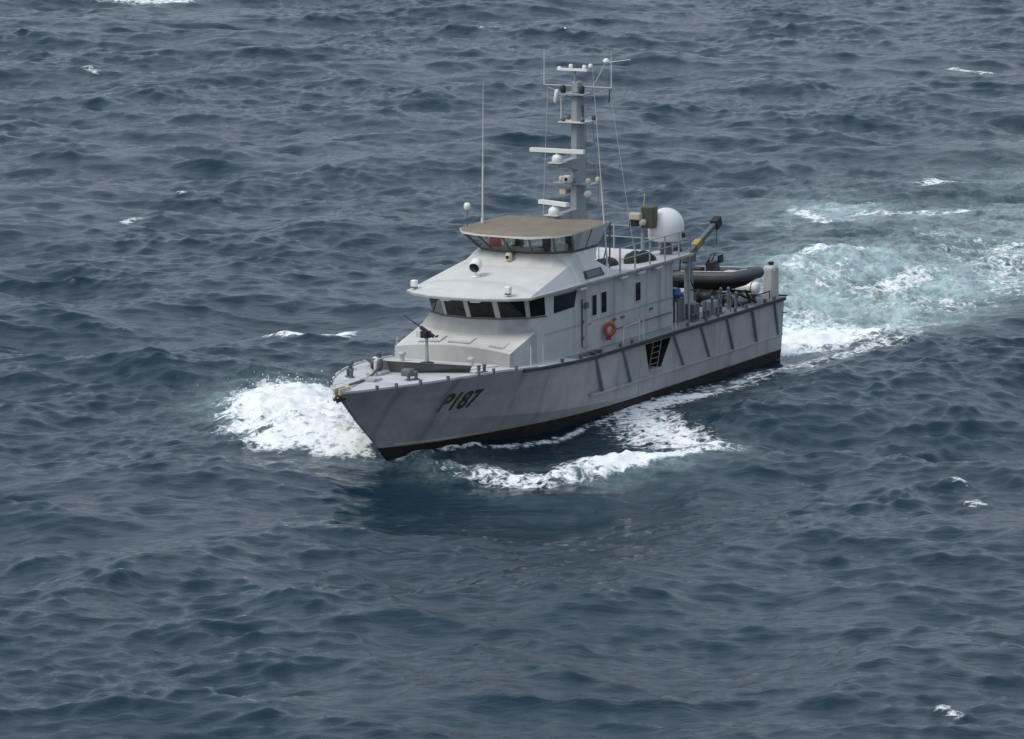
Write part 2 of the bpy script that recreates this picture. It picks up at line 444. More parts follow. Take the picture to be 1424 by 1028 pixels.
        g = stroke(pts, w, 1.0); foam = np.maximum(foam, a_*g); H += hh*g
    # the steepest crests of the sea itself carry a little foam
    crest_m = np.clip((mid[..., 2]*0.6 + sml[..., 2]*0.4 - 1.95)*0.9, 0, 0.62)*fade_s*(1 - near)
    foam = np.maximum(foam, crest_m*(N1 > 0.5))

    D[..., 2] += H + churn*(0.16*N2 + 0.12*N3)
    D[..., 0] += churn*0.16*N2; D[..., 1] += churn*0.16*N3
    D[..., 2] -= near*np.interp(X, [-10, -4, 9, 13], [0.16, 0.0, 0.0, 0.12])

    P = np.stack([X, Y, np.zeros_like(X)], -1) + D
    nu, nv = X.shape
    idx = np.arange(nu*nv).reshape(nu, nv)
    q = np.stack([idx[:-1, :-1], idx[1:, :-1], idx[1:, 1:], idx[:-1, 1:]], -1).reshape(-1, 4)
    me = bpy.data.meshes.new('water')
    me.vertices.add(nu*nv); me.vertices.foreach_set('co', P.reshape(-1).astype(np.float32))
    nf = len(q)
    me.loops.add(nf*4); me.loops.foreach_set('vertex_index', q.reshape(-1).astype(np.int32))
    me.polygons.add(nf)
    me.polygons.foreach_set('loop_start', np.arange(0, nf*4, 4, dtype=np.int32))
    me.polygons.foreach_set('use_smooth', np.ones(nf, dtype=bool))
    me.update(calc_edges=True)
    for nm, arr in (('foam', foam), ('aer', np.clip(aer, 0, 1.2))):
        at = me.attributes.new(nm, 'FLOAT', 'POINT'); at.data.foreach_set('value', arr.reshape(-1).astype(np.float32))
    me.validate()
    o = bpy.data.objects.new('water', me); COL.objects.link(o)
    tag(o, 'choppy grey blue sea with white bow waves and a pale turquoise wake', kind='structure')
    return o, (lambda hx, hy: None)

def mat_sea():
    m, n, l, b = nodes_of('sea_water')
    tc = n.new('ShaderNodeTexCoord')
    fo = n.new('ShaderNodeAttribute'); fo.attribute_name = 'foam'
    ae = n.new('ShaderNodeAttribute'); ae.attribute_name = 'aer'
    # ripples too small for the mesh
    mp = n.new('ShaderNodeMapping'); mp.inputs['Rotation'].default_value = (0, 0, math.atan2(AWAY[1], AWAY[0])); mp.vector_type = 'TEXTURE'
    mp.inputs['Scale'].default_value = (0.55, 1.5, 1.0)
    l.new(tc.outputs['Object'], mp.inputs['Vector'])
    r1 = n.new('ShaderNodeTexNoise'); r1.inputs['Scale'].default_value = 1.2; r1.inputs['Detail'].default_value = 6; r1.inputs['Roughness'].default_value = 0.6; r1.inputs['Distortion'].default_value = 0.6
    l.new(mp.outputs[0], r1.inputs['Vector'])
    bw = n.new('ShaderNodeBump'); bw.inputs['Strength'].default_value = 0.5; bw.inputs['Distance'].default_value = 0.12
    l.new(r1.outputs['Fac'], bw.inputs['Height'])
    # foam lace
    f1 = n.new('ShaderNodeTexNoise'); f1.inputs['Scale'].default_value = 2.0; f1.inputs['Detail'].default_value = 10; f1.inputs['Roughness'].default_value = 0.72; f1.inputs['Distortion'].default_value = 1.1
    l.new(tc.outputs['Object'], f1.inputs['Vector'])
    vo = n.new('ShaderNodeTexVoronoi'); vo.feature = 'DISTANCE_TO_EDGE'; vo.inputs['Scale'].default_value = 1.5
    wv = n.new('ShaderNodeTexNoise'); wv.inputs['Scale'].default_value = 1.2; wv.inputs['Detail'].default_value = 4
    l.new(tc.outputs['Object'], wv.inputs['Vector'])
    ad = n.new('ShaderNodeVectorMath'); ad.operation = 'MULTIPLY_ADD'; ad.inputs[1].default_value = (1.6, 1.6, 1.6)
    l.new(wv.outputs['Color'], ad.inputs[0]); l.new(tc.outputs['Object'], ad.inputs[2]); l.new(ad.outputs[0], vo.inputs['Vector'])
    ve = n.new('ShaderNodeMapRange'); ve.inputs['From Min'].default_value = 0.0; ve.inputs['From Max'].default_value = 0.32
    ve.inputs['To Min'].default_value = 0.16; ve.inputs['To Max'].default_value = -0.10
    l.new(vo.outputs['Distance'], ve.inputs['Value'])
    s1 = n.new('ShaderNodeMath'); s1.operation = 'MULTIPLY_ADD'; s1.inputs[1].default_value = 1.5; l.new(f1.outputs['Fac'], s1.inputs[0]); l.new(ve.outputs[0], s1.inputs[2])
    s2 = n.new('ShaderNodeMath'); s2.operation = 'ADD'; l.new(s1.outputs[0], s2.inputs[0]); l.new(fo.outputs['Fac'], s2.inputs[1])
    fm = n.new('ShaderNodeMapRange'); fm.interpolation_type = 'SMOOTHSTEP'
    fm.inputs['From Min'].default_value = 1.22; fm.inputs['From Max'].default_value = 1.62
    l.new(s2.outputs[0], fm.inputs['Value'])
    gate = n.new('ShaderNodeMapRange'); gate.inputs['From Min'].default_value = 0.12; gate.inputs['From Max'].default_value = 0.4; l.new(fo.outputs['Fac'], gate.inputs['Value'])
    fg = n.new('ShaderNodeMath'); fg.operation = 'MULTIPLY'; l.new(fm.outputs[0], fg.inputs[0]); l.new(gate.outputs[0], fg.inputs[1])
    flm = n.new('ShaderNodeMapRange'); flm.inputs['From Min'].default_value = 0.42; flm.inputs['From Max'].default_value = 0.72; flm.inputs['To Max'].default_value = 0.55
    l.new(f1.outputs['Fac'], flm.inputs['Value'])
    fl2 = n.new('ShaderNodeMath'); fl2.operation = 'MULTIPLY'; fl2.use_clamp = True; l.new(flm.outputs[0], fl2.inputs[0]); l.new(ae.outputs['Fac'], fl2.inputs[1])
    fmx = n.new('ShaderNodeMath'); fmx.operation = 'MAXIMUM'; l.new(fg.outputs[0], fmx.inputs[0]); l.new(fl2.outputs[0], fmx.inputs[1])
    # body colour: deep water, bubbles under the surface
    deep = n.new('ShaderNodeMixRGB'); deep.inputs[1].default_value = (0.003, 0.020, 0.036, 1); deep.inputs[2].default_value = (0.33, 0.49, 0.50, 1)
    am = n.new('ShaderNodeMath'); am.operation = 'MULTIPLY'; l.new(ae.outputs['Fac'], am.inputs[0])
    an = n.new('ShaderNodeMapRange'); an.inputs['From Min'].default_value = 0.3; an.inputs['From Max'].default_value = 0.7; an.inputs['To Min'].default_value = 0.35; an.inputs['To Max'].default_value = 1.0
    l.new(wv.outputs['Fac'], an.inputs['Value']); l.new(an.outputs[0], am.inputs[1]); am.use_clamp = True
    l.new(am.outputs[0], deep.inputs[0])
    l.new(deep.outputs[0], b.inputs['Base Color'])
    b.inputs['Roughness'].default_value = 0.06
    b.inputs['IOR'].default_value = 1.333
    l.new(bw.outputs[0], b.inputs['Normal'])
    fb = n.new('ShaderNodeBsdfPrincipled')
    fb.inputs['Base Color'].default_value = (0.86, 0.88, 0.89, 1); fb.inputs['Roughness'].default_value = 0.9
    fb.inputs['Specular IOR Level'].default_value = 0.2
    bf = n.new('ShaderNodeBump'); bf.inputs['Strength'].default_value = 0.6; bf.inputs['Distance'].default_value = 0.08
    l.new(f1.outputs['Fac'], bf.inputs['Height']); l.new(bf.outputs[0], fb.inputs['Normal'])
    mx = n.new('ShaderNodeMixShader')
    l.new(fmx.outputs[0], mx.inputs[0]); l.new(b.outputs[0], mx.inputs[1]); l.new(fb.outputs[0], mx.inputs[2])
    l.new(mx.outputs[0], n['Material Output'].inputs['Surface'])
    return m
sea, _ = make_sea()
sea.data.materials.append(mat_sea())

# ================================================================== the patrol boat (x forward, y to port, z up)
boat = empty('patrol_boat')
tag(boat, 'grey naval patrol boat with tan bridge canopy and P187 on its bow', 'patrol boat')

# ---- hull lines
AFT = [-17.6, -15.0, -12.0, -9.0, -6.1, -2.7, 0.0]
NF = 30
def line(px, py, pz, x_end):
    xs = AFT + list(np.linspace(0, 1, NF + 1)[1:]**0.85*x_end)
    ys = hermite(px, py, xs); zs = hermite(px, pz, xs)
    return np.stack([xs, ys, zs], 1)
deck_l = line([-17.6,-12,-6,0,2.3,5,8,9.5,11.9,13.9,15.6,16.8,17.6], [3.42,3.48,3.5,3.5,3.5,3.48,3.36,3.2,2.8,2.2,1.45,0.75,0.12],
              [2.83,2.83,2.83,2.83,2.84,2.95,3.12,3.24,3.31,3.33,3.32,3.30,3.28], 17.6)
chine_l = line([-17.6,-12,-6,-2,1,4.5,8,10.3,13.3,15.0,15.95], [3.28,3.32,3.32,3.3,3.2,2.88,2.36,1.88,1.12,0.5,0.06],
               [0.47,0.47,0.47,0.56,0.69,0.85,1.15,1.34,1.62,1.76,1.82], 15.95)
boot_l = line([-17.6,-12,-6,-2,1,4.5,7.5,10,12.5,14.35], [3.24,3.28,3.28,3.24,3.05,2.58,1.98,1.38,0.7,0.05],
              [0.42,0.42,0.42,0.42,0.40,0.40,0.43,0.45,0.52,0.60], 14.35)
keel_l = line([-17.6,-6,2,7,10,12.0], [0.02]*6, [-0.9,-1.2,-1.35,-1.4,-1.35,-1.15], 12.0)

bilge_l = line([-17.6,-12,-6,-2,1,4.5,7.5,10,12.0,13.5], [3.20,3.22,3.20,3.1,2.85,2.3,1.6,0.95,0.35,0.03], [-0.18,-0.2,-0.2,-0.22,-0.25,-0.28,-0.28,-0.25,-0.22,-0.18], 13.5)

def side(p, s): return [(x, s*y, z) for x, y, z in p]
NS = len(deck_l)
i_a, i_b = AFT.index(-6.1), AFT.index(-2.7)
hb = MB()
for s in (1, -1):
    rows = []
    for k in np.linspace(0, 1, 5):
        rr = deck_l*(1-k) + chine_l*k
        bulge = 0.06*math.sin(math.pi*k)
        fwd = np.clip((rr[:, 0]-2)/8, 0, 1)
        rr = rr.copy(); rr[:, 1] -= bulge*fwd*2.2*np.clip(rr[:, 1]/2, 0, 1)
        rows.append(rr)
    topside = rows
    for a, bb in zip(rows[:-1], rows[1:]):
        for i in range(NS-1):
            if s == 1 and i == i_a: continue
            hb.add([(p[0], s*p[1], p[2]) for p in (a[i], a[i+1], bb[i+1], bb[i])], [(0,1,2,3)], True, 0)
    for i in range(NS-1):
        hb.add([(p[0], s*p[1], p[2]) for p in (chine_l[i], chine_l[i+1], boot_l[i+1], boot_l[i])], [(0,1,2,3)], False, 0)
        hb.add([(p[0], s*p[1], p[2]) for p in (boot_l[i], boot_l[i+1], bilge_l[i+1], bilge_l[i])], [(0,1,2,3)], True, 1)
        hb.add([(p[0], s*p[1], p[2]) for p in (bilge_l[i], bilge_l[i+1], keel_l[i+1], keel_l[i])], [(0,1,2,3)], True, 1)
tr = [deck_l[0], chine_l[0], boot_l[0], keel_l[0]]
hb.add([tuple(tr[0]), tuple(tr[1]), (tr[1][0], -tr[1][1], tr[1][2]), (tr[0][0], -tr[0][1], tr[0][2])], [(0,1,2,3)], False, 0)
tb = bilge_l[0]
hb.add([tuple(tr[1]), tuple(tb), tuple(tr[3]), (tb[0], -tb[1], tb[2]), (tr[1][0], -tr[1][1], tr[1][2])], [(0,1,2,3,4)], False, 1)
# stem closing plates
for k in range(4):
    a, bb = rows[k][-1], rows[k+1][-1]
    hb.add([(a[0], a[1], a[2]), (a[0], -a[1], a[2]), (bb[0], -bb[1], bb[2]), (bb[0], bb[1], bb[2])], [(0,1,2,3)], False, 0)
for a, bb, mi in ((chine_l[-1], boot_l[-1], 0), (boot_l[-1], bilge_l[-1], 1), (bilge_l[-1], keel_l[-1], 1)):
    hb.add([(a[0], a[1], a[2]), (a[0], -a[1], a[2]), (bb[0], -bb[1], bb[2]), (bb[0], bb[1], bb[2])], [(0,1,2,3)], False, mi)

def side_y(z):        # flat port side aft of amidships
    t = (2.83 - z)/(2.83 - 0.47); return 3.5 - t*0.18
# port plating round the boarding recess
x0, x1 = -6.1, -2.7
op = [(-5.62, 2.66), (-3.05, 2.66), (-3.6, 1.42), (-4.75, 1.42)]
def sp(x, z): return (x, side_y(z), z)
hb.add([sp(x0,2.83), sp(x1,2.83), sp(*op[1]), sp(*op[0])], [(0,1,2,3)], True, 0)
hb.add([sp(x1,2.83), sp(x1,0.47), sp(*op[2]), sp(*op[1])], [(0,1,2,3)], True, 0)
hb.add([sp(x1,0.47), sp(x0,0.47), sp(*op[3]), sp(*op[2])], [(0,1,2,3)], True, 0)
hb.add([sp(x0,0.47), sp(x0,2.83), sp(*op[0]), sp(*op[3])], [(0,1,2,3)], True, 0)
hull = hb.build('hull', ['hull', 'antifoul'], boat)
# recess lining
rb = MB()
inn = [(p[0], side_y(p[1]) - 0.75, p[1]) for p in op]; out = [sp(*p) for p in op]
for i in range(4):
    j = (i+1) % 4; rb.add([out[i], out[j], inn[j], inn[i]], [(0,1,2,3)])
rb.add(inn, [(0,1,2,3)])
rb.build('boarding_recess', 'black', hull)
for xx in (-3.75, -4.55):
    MB().path([(xx-0.05, 3.30, 1.5), (xx-0.35, 3.38, 2.7)], 0.028, 6).build('ladder_rail', 'rib', hull)
for k in range(5):
    z = 1.66 + 0.24*k
    MB().path([(-3.83-0.06*k, 3.31+0.012*k, z), (-4.62-0.06*k, 3.31+0.012*k, z)], 0.018, 6).build('ladder_rung', 'rib', hull)
MB().box((-4.7, 3.0, 1.40), (-3.62, 3.46, 1.47)).build('ladder_step', 'hull', hull)

def topside_pt(x, z, off=0.0):
    """port topside at a given length and height, pushed out by off"""
    from math import hypot
    dx = deck_l[:, 0]; best = None
    t, k = np.interp(x, dx, np.arange(NS)), 0.5
    def ev(t, k):
        i = int(np.clip(math.floor(t), 0, NS-2)); f = t - i
        kk = k*4; a = int(np.clip(math.floor(kk), 0, 3)); g = kk - a
        p = (topside[a][i]*(1-f) + topside[a][i+1]*f)*(1-g) + (topside[a+1][i]*(1-f) + topside[a+1][i+1]*f)*g
        return p
    for _ in range(25):
        p = ev(t, k); e = 1e-3
        pt = (ev(t+e, k)-p)/e; pk = (ev(t, k+e)-p)/e
        J = np.array([[pt[0], pk[0]], [pt[2], pk[2]]]); d = np.linalg.solve(J, [x-p[0], z-p[2]])
        t = min(max(t + d[0], 0), NS-1.001); k = min(max(k + d[1], 0), 1)
    p = ev(t, k); e = 1e-2
    nrm = np.cross(ev(t, k-e)-p, ev(t+e, k)-p); nrm /= np.linalg.norm(nrm)
    if nrm[1] < 0: nrm = -nrm
    return p + off*nrm

# rubbing strip along the sheer, both sides, and spray rails
for s in (1, -1):
    pts = [(p[0], s*(p[1]+0.03), p[2]-0.05) for p in deck_l if p[0] < 8.3]
    st = MB(); rows = []
    for p in pts:
        rows.append([(p[0], p[1]-0.03*s, p[2]+0.085), (p[0], p[1]+0.07*s, p[2]+0.075), (p[0], p[1]+0.07*s, p[2]-0.055), (p[0], p[1]-0.03*s, p[2]-0.065)])
    st.loft(rows, True, caps=True); st.build('rubbing_strip', 'rubber', hull)
    rl = MB(); rows = []
    for xx in np.linspace(1.9, -17.55, 24):
        z = 1.17; y = side_y(z) - (0.06 if xx < -15 else 0) - max(0, xx)*0.012
        rows.append([(xx, s*(y-0.05), z+0.05), (xx, s*(y+0.07), z+0.035), (xx, s*(y+0.07), z-0.045), (xx, s*(y-0.05), z-0.07)])
    rl.loft(rows, True, caps=True); rl.build('spray_rail', 'hull', hull)
# slanting fender ribs
for xt, xb in [(1.69, 0.88), (-0.84, -1.81), (-5.78, -7.01), (-8.55, -9.66), (-11.23, -12.13), (-13.96, -14.66), (-16.44, -17.08)]:
    for s in (1, -1):
        fr = MB()
        def q(x, z, o): return (x, s*(side_y(z)+o - (0.05 if x < -15 else 0)), z)
        za, zb, w = 2.73, 1.22, 0.055
        fr.add([q(xt-w,za,-.03),q(xt+w,za,-.03),q(xt+w,za,.09),q(xt-w,za,.09), q(xb-w,zb,-.03),q(xb+w,zb,-.03),q(xb+w,zb,.09),q(xb-w,zb,.09)],
               [(0,1,2,3),(4,7,6,5),(0,4,5,1),(1,5,6,2),(2,6,7,3),(3,7,4,0)])
        fr.build('fender_rib', 'rib', hull)
# pale line above the bottom paint near the stem
for s in (1,):
    wl_ = MB(); rows = []
    for i in range(NS-14, NS-2):
        p = boot_l[i]*0.88 + chine_l[i]*0.12; p2 = boot_l[i]*0.93 + chine_l[i]*0.07
        rows.append([(p[0], s*(p[1]+0.012), p[2]), (p2[0], s*(p2[1]+0.016), p2[2])])
    wl_.loft(rows); wl_.build('waterline_stripe', 'roof', hull)

# hull number, laid on the flare of the bow
fc = bpy.data.curves.new('hull_number', 'FONT'); fc.body = 'P187'; fc.size = 1.0; fc.shear = 0.16; fc.offset = 0.034; fc.resolution_u = 4
fo = bpy.data.objects.new('tmp_text', fc); COL.objects.link(fo)
dg = bpy.context.evaluated_depsgraph_get(); tm = fo.evaluated_get(dg).to_mesh()
import bmesh
bmx = bmesh.new(); bmx.from_mesh(tm)
bmesh.ops.triangulate(bmx, faces=bmx.faces)
bmesh.ops.subdivide_edges(bmx, edges=[e for e in bmx.edges if e.calc_length() > 0.2], cuts=2)
bmesh.ops.triangulate(bmx, faces=bmx.faces)
us = [v.co.x for v in bmx.verts]; vs_ = [v.co.y for v in bmx.verts]
u0, u1, v0, v1 = min(us), max(us), min(vs_), max(vs_)
for v in bmx.verts:
    a = (v.co.x-u0)/(u1-u0); h = (v.co.y-v0)/(v1-v0)
    x = 12.38 - 2.3*a; z = 1.87 - 0.05*a + 0.80*h
    v.co = Vector(topside_pt(x, z, 0.012))
tme = bpy.data.meshes.new('hull_number'); bmx.to_mesh(tme); bmx.free()
bpy.data.objects.remove(fo)
tme.materials.append(M['number'])
num = bpy.data.objects.new('hull_number', tme); COL.objects.link(num); num.parent = hull
num['label'] = 'black slanted P187 painted on the bow'

# ---- deck
dk = MB(); rows = []
for p in deck_l:
    rows.append([(p[0], yy*p[1], p[2] + 0.02 + 0.10*(1-yy*yy)*min(1, p[1])) for yy in (-1, -0.75, -0.4, 0, 0.4, 0.75, 1)])
ia = sum(1 for p in deck_l if p[0] < 3.0)
dk.loft(rows[:ia+1], False, 1, True); dk.loft(rows[ia:], False, 0, True); deck = dk.build('deck', ['deck', 'aftdeck'], boat)
def deck_z(x, y):
    yd = float(np.interp(x, deck_l[:, 0], deck_l[:, 1])); zd = float(np.interp(x, deck_l[:, 0], deck_l[:, 2]))
    return zd + 0.02 + 0.10*(1-(y/yd)**2)*min(1, yd)
for s in (1, -1):          # low toe rail round the foredeck
    rows = []
    for p in deck_l:
        if p[0] < 6.5: continue
        rows.append([(p[0], s*(p[1]-0.01), p[2]-0.01), (p[0], s*(p[1]+0.012), p[2]+0.09), (p[0], s*max(p[1]-0.05, 0.01), p[2]+0.09), (p[0], s*max(p[1]-0.06, 0.0), p[2]-0.01)])
    MB().loft(rows, True, caps=True).build('toe_rail', 'roof', deck)
    for xx in (16.3, 15.5, 14.4, 13.0, 11.2, 10.2, 8.6):
        yd = float(np.interp(xx, deck_l[:, 0], deck_l[:, 1])); zd = float(np.interp(xx, deck_l[:, 0], deck_l[:, 2]))
        MB().box((xx-0.05, s*yd-0.06, zd), (xx+0.05, s*yd+0.045, zd+0.20)).build('stanchion_socket', 'darkgrey', deck)

# ---- foredeck fittings
def bollard(x, y, yaw=0.0):
    e = empty('mooring_bollard', (x, y, deck_z(x, y))); e.rotation_euler.z = yaw; e.parent = boat
    MB().box((-0.30, -0.10, 0), (0.30, 0.10, 0.05)).build('base_plate', 'darkgrey', e)
    for d in (-0.18, 0.18):
        MB().lathe((d, 0, 0.04), [(0.07, 0), (0.065, 0.22), (0.095, 0.25), (0.095, 0.29), (0.03, 0.31)], 12).build('bitt', 'darkgrey', e)
for x, y, a in [(14.4, -1.25, 0.9), (13.9, 1.35, -0.5), (10.6, 2.75, -0.2), (12.4, -2.35, 0.4), (9.0, -2.95, 0.1)]: bollard(x, y, a)
wz = deck_z(13.4, -0.6)
wd = empty('anchor_windlass', (13.35, -0.55, wz)); wd.parent = boat
MB().box((-0.42, -0.34, 0), (0.42, 0.34, 0.14), bev=0.03).build('bed', 'house', wd)
MB().lathe((-0.05, -0.26, 0.40), [(0.10, 0), (0.24, 0.02), (0.24, 0.06), (0.13, 0.09), (0.13, 0.3), (0.24, 0.33), (0.24, 0.37), (0.1, 0.40)], 16, axis=(0, 1, 0)).build('drum', 'darkgrey', wd)
MB().box((-0.36, -0.1, 0.12), (0.2, 0.06, 0.62), bev=0.05).build('gearbox', 'roof', wd)
MB().lathe((-0.3, -0.28, 0.14), [(0.13, 0), (0.13, 0.42), (0.08, 0.5), (0.02, 0.52)], 12).build('motor', 'white', wd)
MB().path([(0.1, 0.1, 0.3), (0.9, 0.2, 0.07), (2.0, 0.42, 0.05), (3.3, 0.55, 0.08)], 0.055, 6).build('anchor_chain', 'rope', wd)
an = empty('bow_anchor', (17.45, 0, 3.2)); an.parent = boat
MB().path([(-0.5, 0, 0.22), (0.15, 0, 0.10), (0.45, 0, -0.12)], 0.06, 8).build('shank', 'rust', an)
MB().box((-0.6, -0.16, 0.05), (0.25, -0.08, 0.30)).box((-0.6, 0.08, 0.05), (0.25, 0.16, 0.30)).build('roller_cheek', 'cream', an)
for s in (-1, 1):
    MB().prism([(0.45, s*0.04, -0.05), (0.1, s*0.32, -0.05), (0.02, s*0.30, -0.1), (0.35, s*0.03, -0.22)], (-0.04, 0, -0.05)).build('fluke', 'rust', an)
MB().path([(17.35, -0.28, 3.32), (17.3, -0.28, 3.62), (17.3, 0.0, 3.68), (17.3, 0.28, 3.62), (17.35, 0.28, 3.32)], 0.022, 6).build('bow_rail', 'cream', boat)
# breakwater
bw_pts = [(10.75, 2.25), (12.55, 0.35), (12.6, -0.35), (10.75, -2.25)]
bk = MB()
for (ax, ay), (bx, by) in zip(bw_pts[:-1], bw_pts[1:]):
    za, zb = deck_z(ax, ay)-0.03, deck_z(bx, by)-0.03
    ha, hb_ = (0.34 if abs(ay) > 2 else 0.52), (0.34 if abs(by) > 2 else 0.52)
    bk.add([(ax, ay, za), (bx, by, zb), (bx+0.30, by*1.12, zb+hb_), (ax+0.30, ay*1.12, za+ha), (ax-0.06, ay, za), (bx-0.06, by, zb), (bx+0.22, by*1.12, zb+hb_), (ax+0.22, ay*1.12, za+ha)],
           [(0,1,2,3),(7,6,5,4),(3,2,6,7),(0,4,5,1),(0,3,7,4),(1,5,6,2)])
brk = bk.build('breakwater', 'midgrey', boat)
for t in (0.12, 0.5, 0.86):
    for s in (1, -1):
        x = 10.75 + 1.8*t; y = s*(2.25 - 1.9*t); z = deck_z(x, y)
        MB().prism([(x-0.06, y, z-0.03), (x-0.40, y, z-0.03), (x-0.02, y, z+0.30)], (0.02, 0.03*s, 0)).build('bracket', 'house', brk)
# raised deck plate behind the breakwater
pl = MB(); a = [(12.45, 0.3), (12.45, -0.3), (10.75, -2.1), (8.2, -2.3), (8.2, 2.3), (10.75, 2.1)]
pl.prism([(x, y, deck_z(x, y)+0.015) for x, y in a], (0, 0, 0.05)); pl.build('deck_plate', 'roof', deck)
for x, y in ((9.3, 1.6), (9.2, -1.7)):
    MB().lathe((x, y, deck_z(x, y)+0.05), [(0.10, 0), (0.10, 0.22), (0.17, 0.24), (0.17, 0.32), (0.05, 0.36)], 12).build('mushroom_vent', 'house', deck)
# machine gun on its pedestal
gn = empty('deck_gun', (10.0, -0.1, deck_z(10.0, -0.1)+0.05)); gn.parent = boat
MB().lathe((0, 0, 0), [(0.34, 0), (0.34, 0.05), (0.16, 0.09)], 18).build('base_ring', 'black', gn)
MB().lathe((0, 0, 0.06), [(0.11, 0), (0.08, 0.5), (0.07, 1.05), (0.10, 1.08), (0.10, 1.15)], 14).build('pedestal', 'mast', gn)
MB().obox((0.05, -0.02, 1.32), (0.05, 0.16, 0), (-0.19, 0.06, 0), (0, 0, 0.15)).build('cradle', 'black', gn)
gd = Vector((0.15, -1.0, 0.62)).normalized(); gn.scale = (0.88, 0.88, 0.92)
MB().path([Vector((0, 0, 1.45)) - gd*0.42, Vector((0, 0, 1.45)) + gd*0.35], [0.09, 0.10], 8).build('receiver', 'black', gn)
MB().path([Vector((0, 0, 1.45)) + gd*0.3, Vector((0, 0, 1.45)) + gd*0.75, Vector((0, 0, 1.45)) + gd*1.35], [0.04, 0.028, 0.016], 8).build('barrel', 'black', gn)
MB().path([Vector((-0.05, 0.12, 1.4)) - gd*0.35, Vector((-0.25, 0.45, 1.25))], 0.045, 6).build('grip', 'black', gn)
MB().obox((-0.15, -0.42, 1.30), (0.16, 0, 0), (0, 0.15, 0), (0, 0, 0.14)).build('ammunition_box', 'roof', gn)

# ---- superstructure
cols = []
for s in (-1, 1):
    c0 = [[(8.08, 1.25*s, 3.0), (8.02, 1.25*s, 3.885), (6.40, 1.25*s, 4.24), (6.25, 1.25*s, 4.88), (6.68, 1.25*s, 5.80)],
          [(8.06, 2.3*s, 3.0), (8.0, 2.3*s, 3.775), (6.0, 2.3*s, 4.28), (5.50, 2.3*s, 4.88), (5.85, 2.36*s, 5.80)],
          [(8.05, 2.7*s, 3.0), (8.0, 2.7*s, 3.72), (5.66, 2.7*s, 4.34), (4.60, 2.68*s, 4.88), (4.72, 2.7*s, 5.80)]]
    cols.append(c0)
mid_c = [(8.1, 0, 3.0), (8.04, 0, 3.93), (6.6, 0, 4.23), (6.50, 0, 4.88), (6.95, 0, 5.80)]
allc = list(reversed(cols[0])) + [mid_c] + cols[1]
sb = MB()
for r in range(4):
    sb.loft([[c[r] for c in allc], [c[r+1] for c in allc]], False, 1 if r == 1 else 0)
for s in (1, -1):
    c = cols[1 if s == 1 else 0][2]
    sb.add([c[0], c[1], c[2], c[3], c[4], (-7.4, 2.7*s, 5.80), (-7.4, 2.7*s, 2.70), (2.0, 2.7*s, 2.70)], [tuple(range(8))])
sb.add([(-7.4, 2.7, 5.8), (-7.4, -2.7, 5.8), (-7.4, -2.7, 2.7), (-7.4, 2.7, 2.7)], [(0,1,2,3)])
house = sb.build('superstructure', ['house', 'roof'], boat)

def pane_on(quad, u0, u1, v0, v1, off, name='window', mat='glass', th=0.02):
    """pane with thickness, set on a quad (a,b along the bottom, d,c along the top)"""
    a, b_, c, d = map(Vector, quad)
    n = (b_-a).cross(d-a).normalized()
    ctr = (a+b_+c+d)/4
    if n.dot(ctr - Vector((0, 0, 5))) < 0: n = -n
    def P(u, v): return (a*(1-u)+b_*u)*(1-v) + (d*(1-u)+c*u)*v
    cs = [P(u0, v0), P(u1, v0), P(u1, v1), P(u0, v1)]
    m = MB()
    m.add([q+n*off for q in cs] + [q+n*(off-th-0.03) for q in cs], [(0,1,2,3),(4,7,6,5),(0,4,5,1),(1,5,6,2),(2,6,7,3),(3,7,4,0)])
    o = m.build(name, mat, house)
    return o, cs, n
def frame_on(cs, n, w, parent, mat='darkgrey', proud=0.03):
    c = sum(cs, Vector())/4; m = MB()
    outer = [q + (q-c).normalized()*w*1.35 for q in cs]
    for i in range(4):
        j = (i+1) % 4
        m.add([cs[i]+n*proud, cs[j]+n*proud, outer[j]+n*proud, outer[i]+n*proud, cs[i]-n*0.01, cs[j]-n*0.01, outer[j]-n*0.01, outer[i]-n*0.01],
              [(0,1,2,3),(4,7,6,5),(0,4,5,1),(2,6,7,3),(1,5,6,2),(3,7,4,0)])
    return m.build('frame', mat, parent)
for i in range(len(allc)-1):
    a, b_ = allc[i], allc[i+1]
    corner = i in (0, len(allc)-2)
    m0 = 0.09 if not corner else 0.10
    o, cs, n = pane_on((a[3], b_[3], b_[4], a[4]), m0, 1-m0, 0.05, 0.90, 0.012)
    MB().path([cs[0]+n*0.03+(cs[1]-cs[0])*0.1, (cs[0]+cs[2])/2+n*0.03], 0.012, 5).build('wiper', 'black', o)
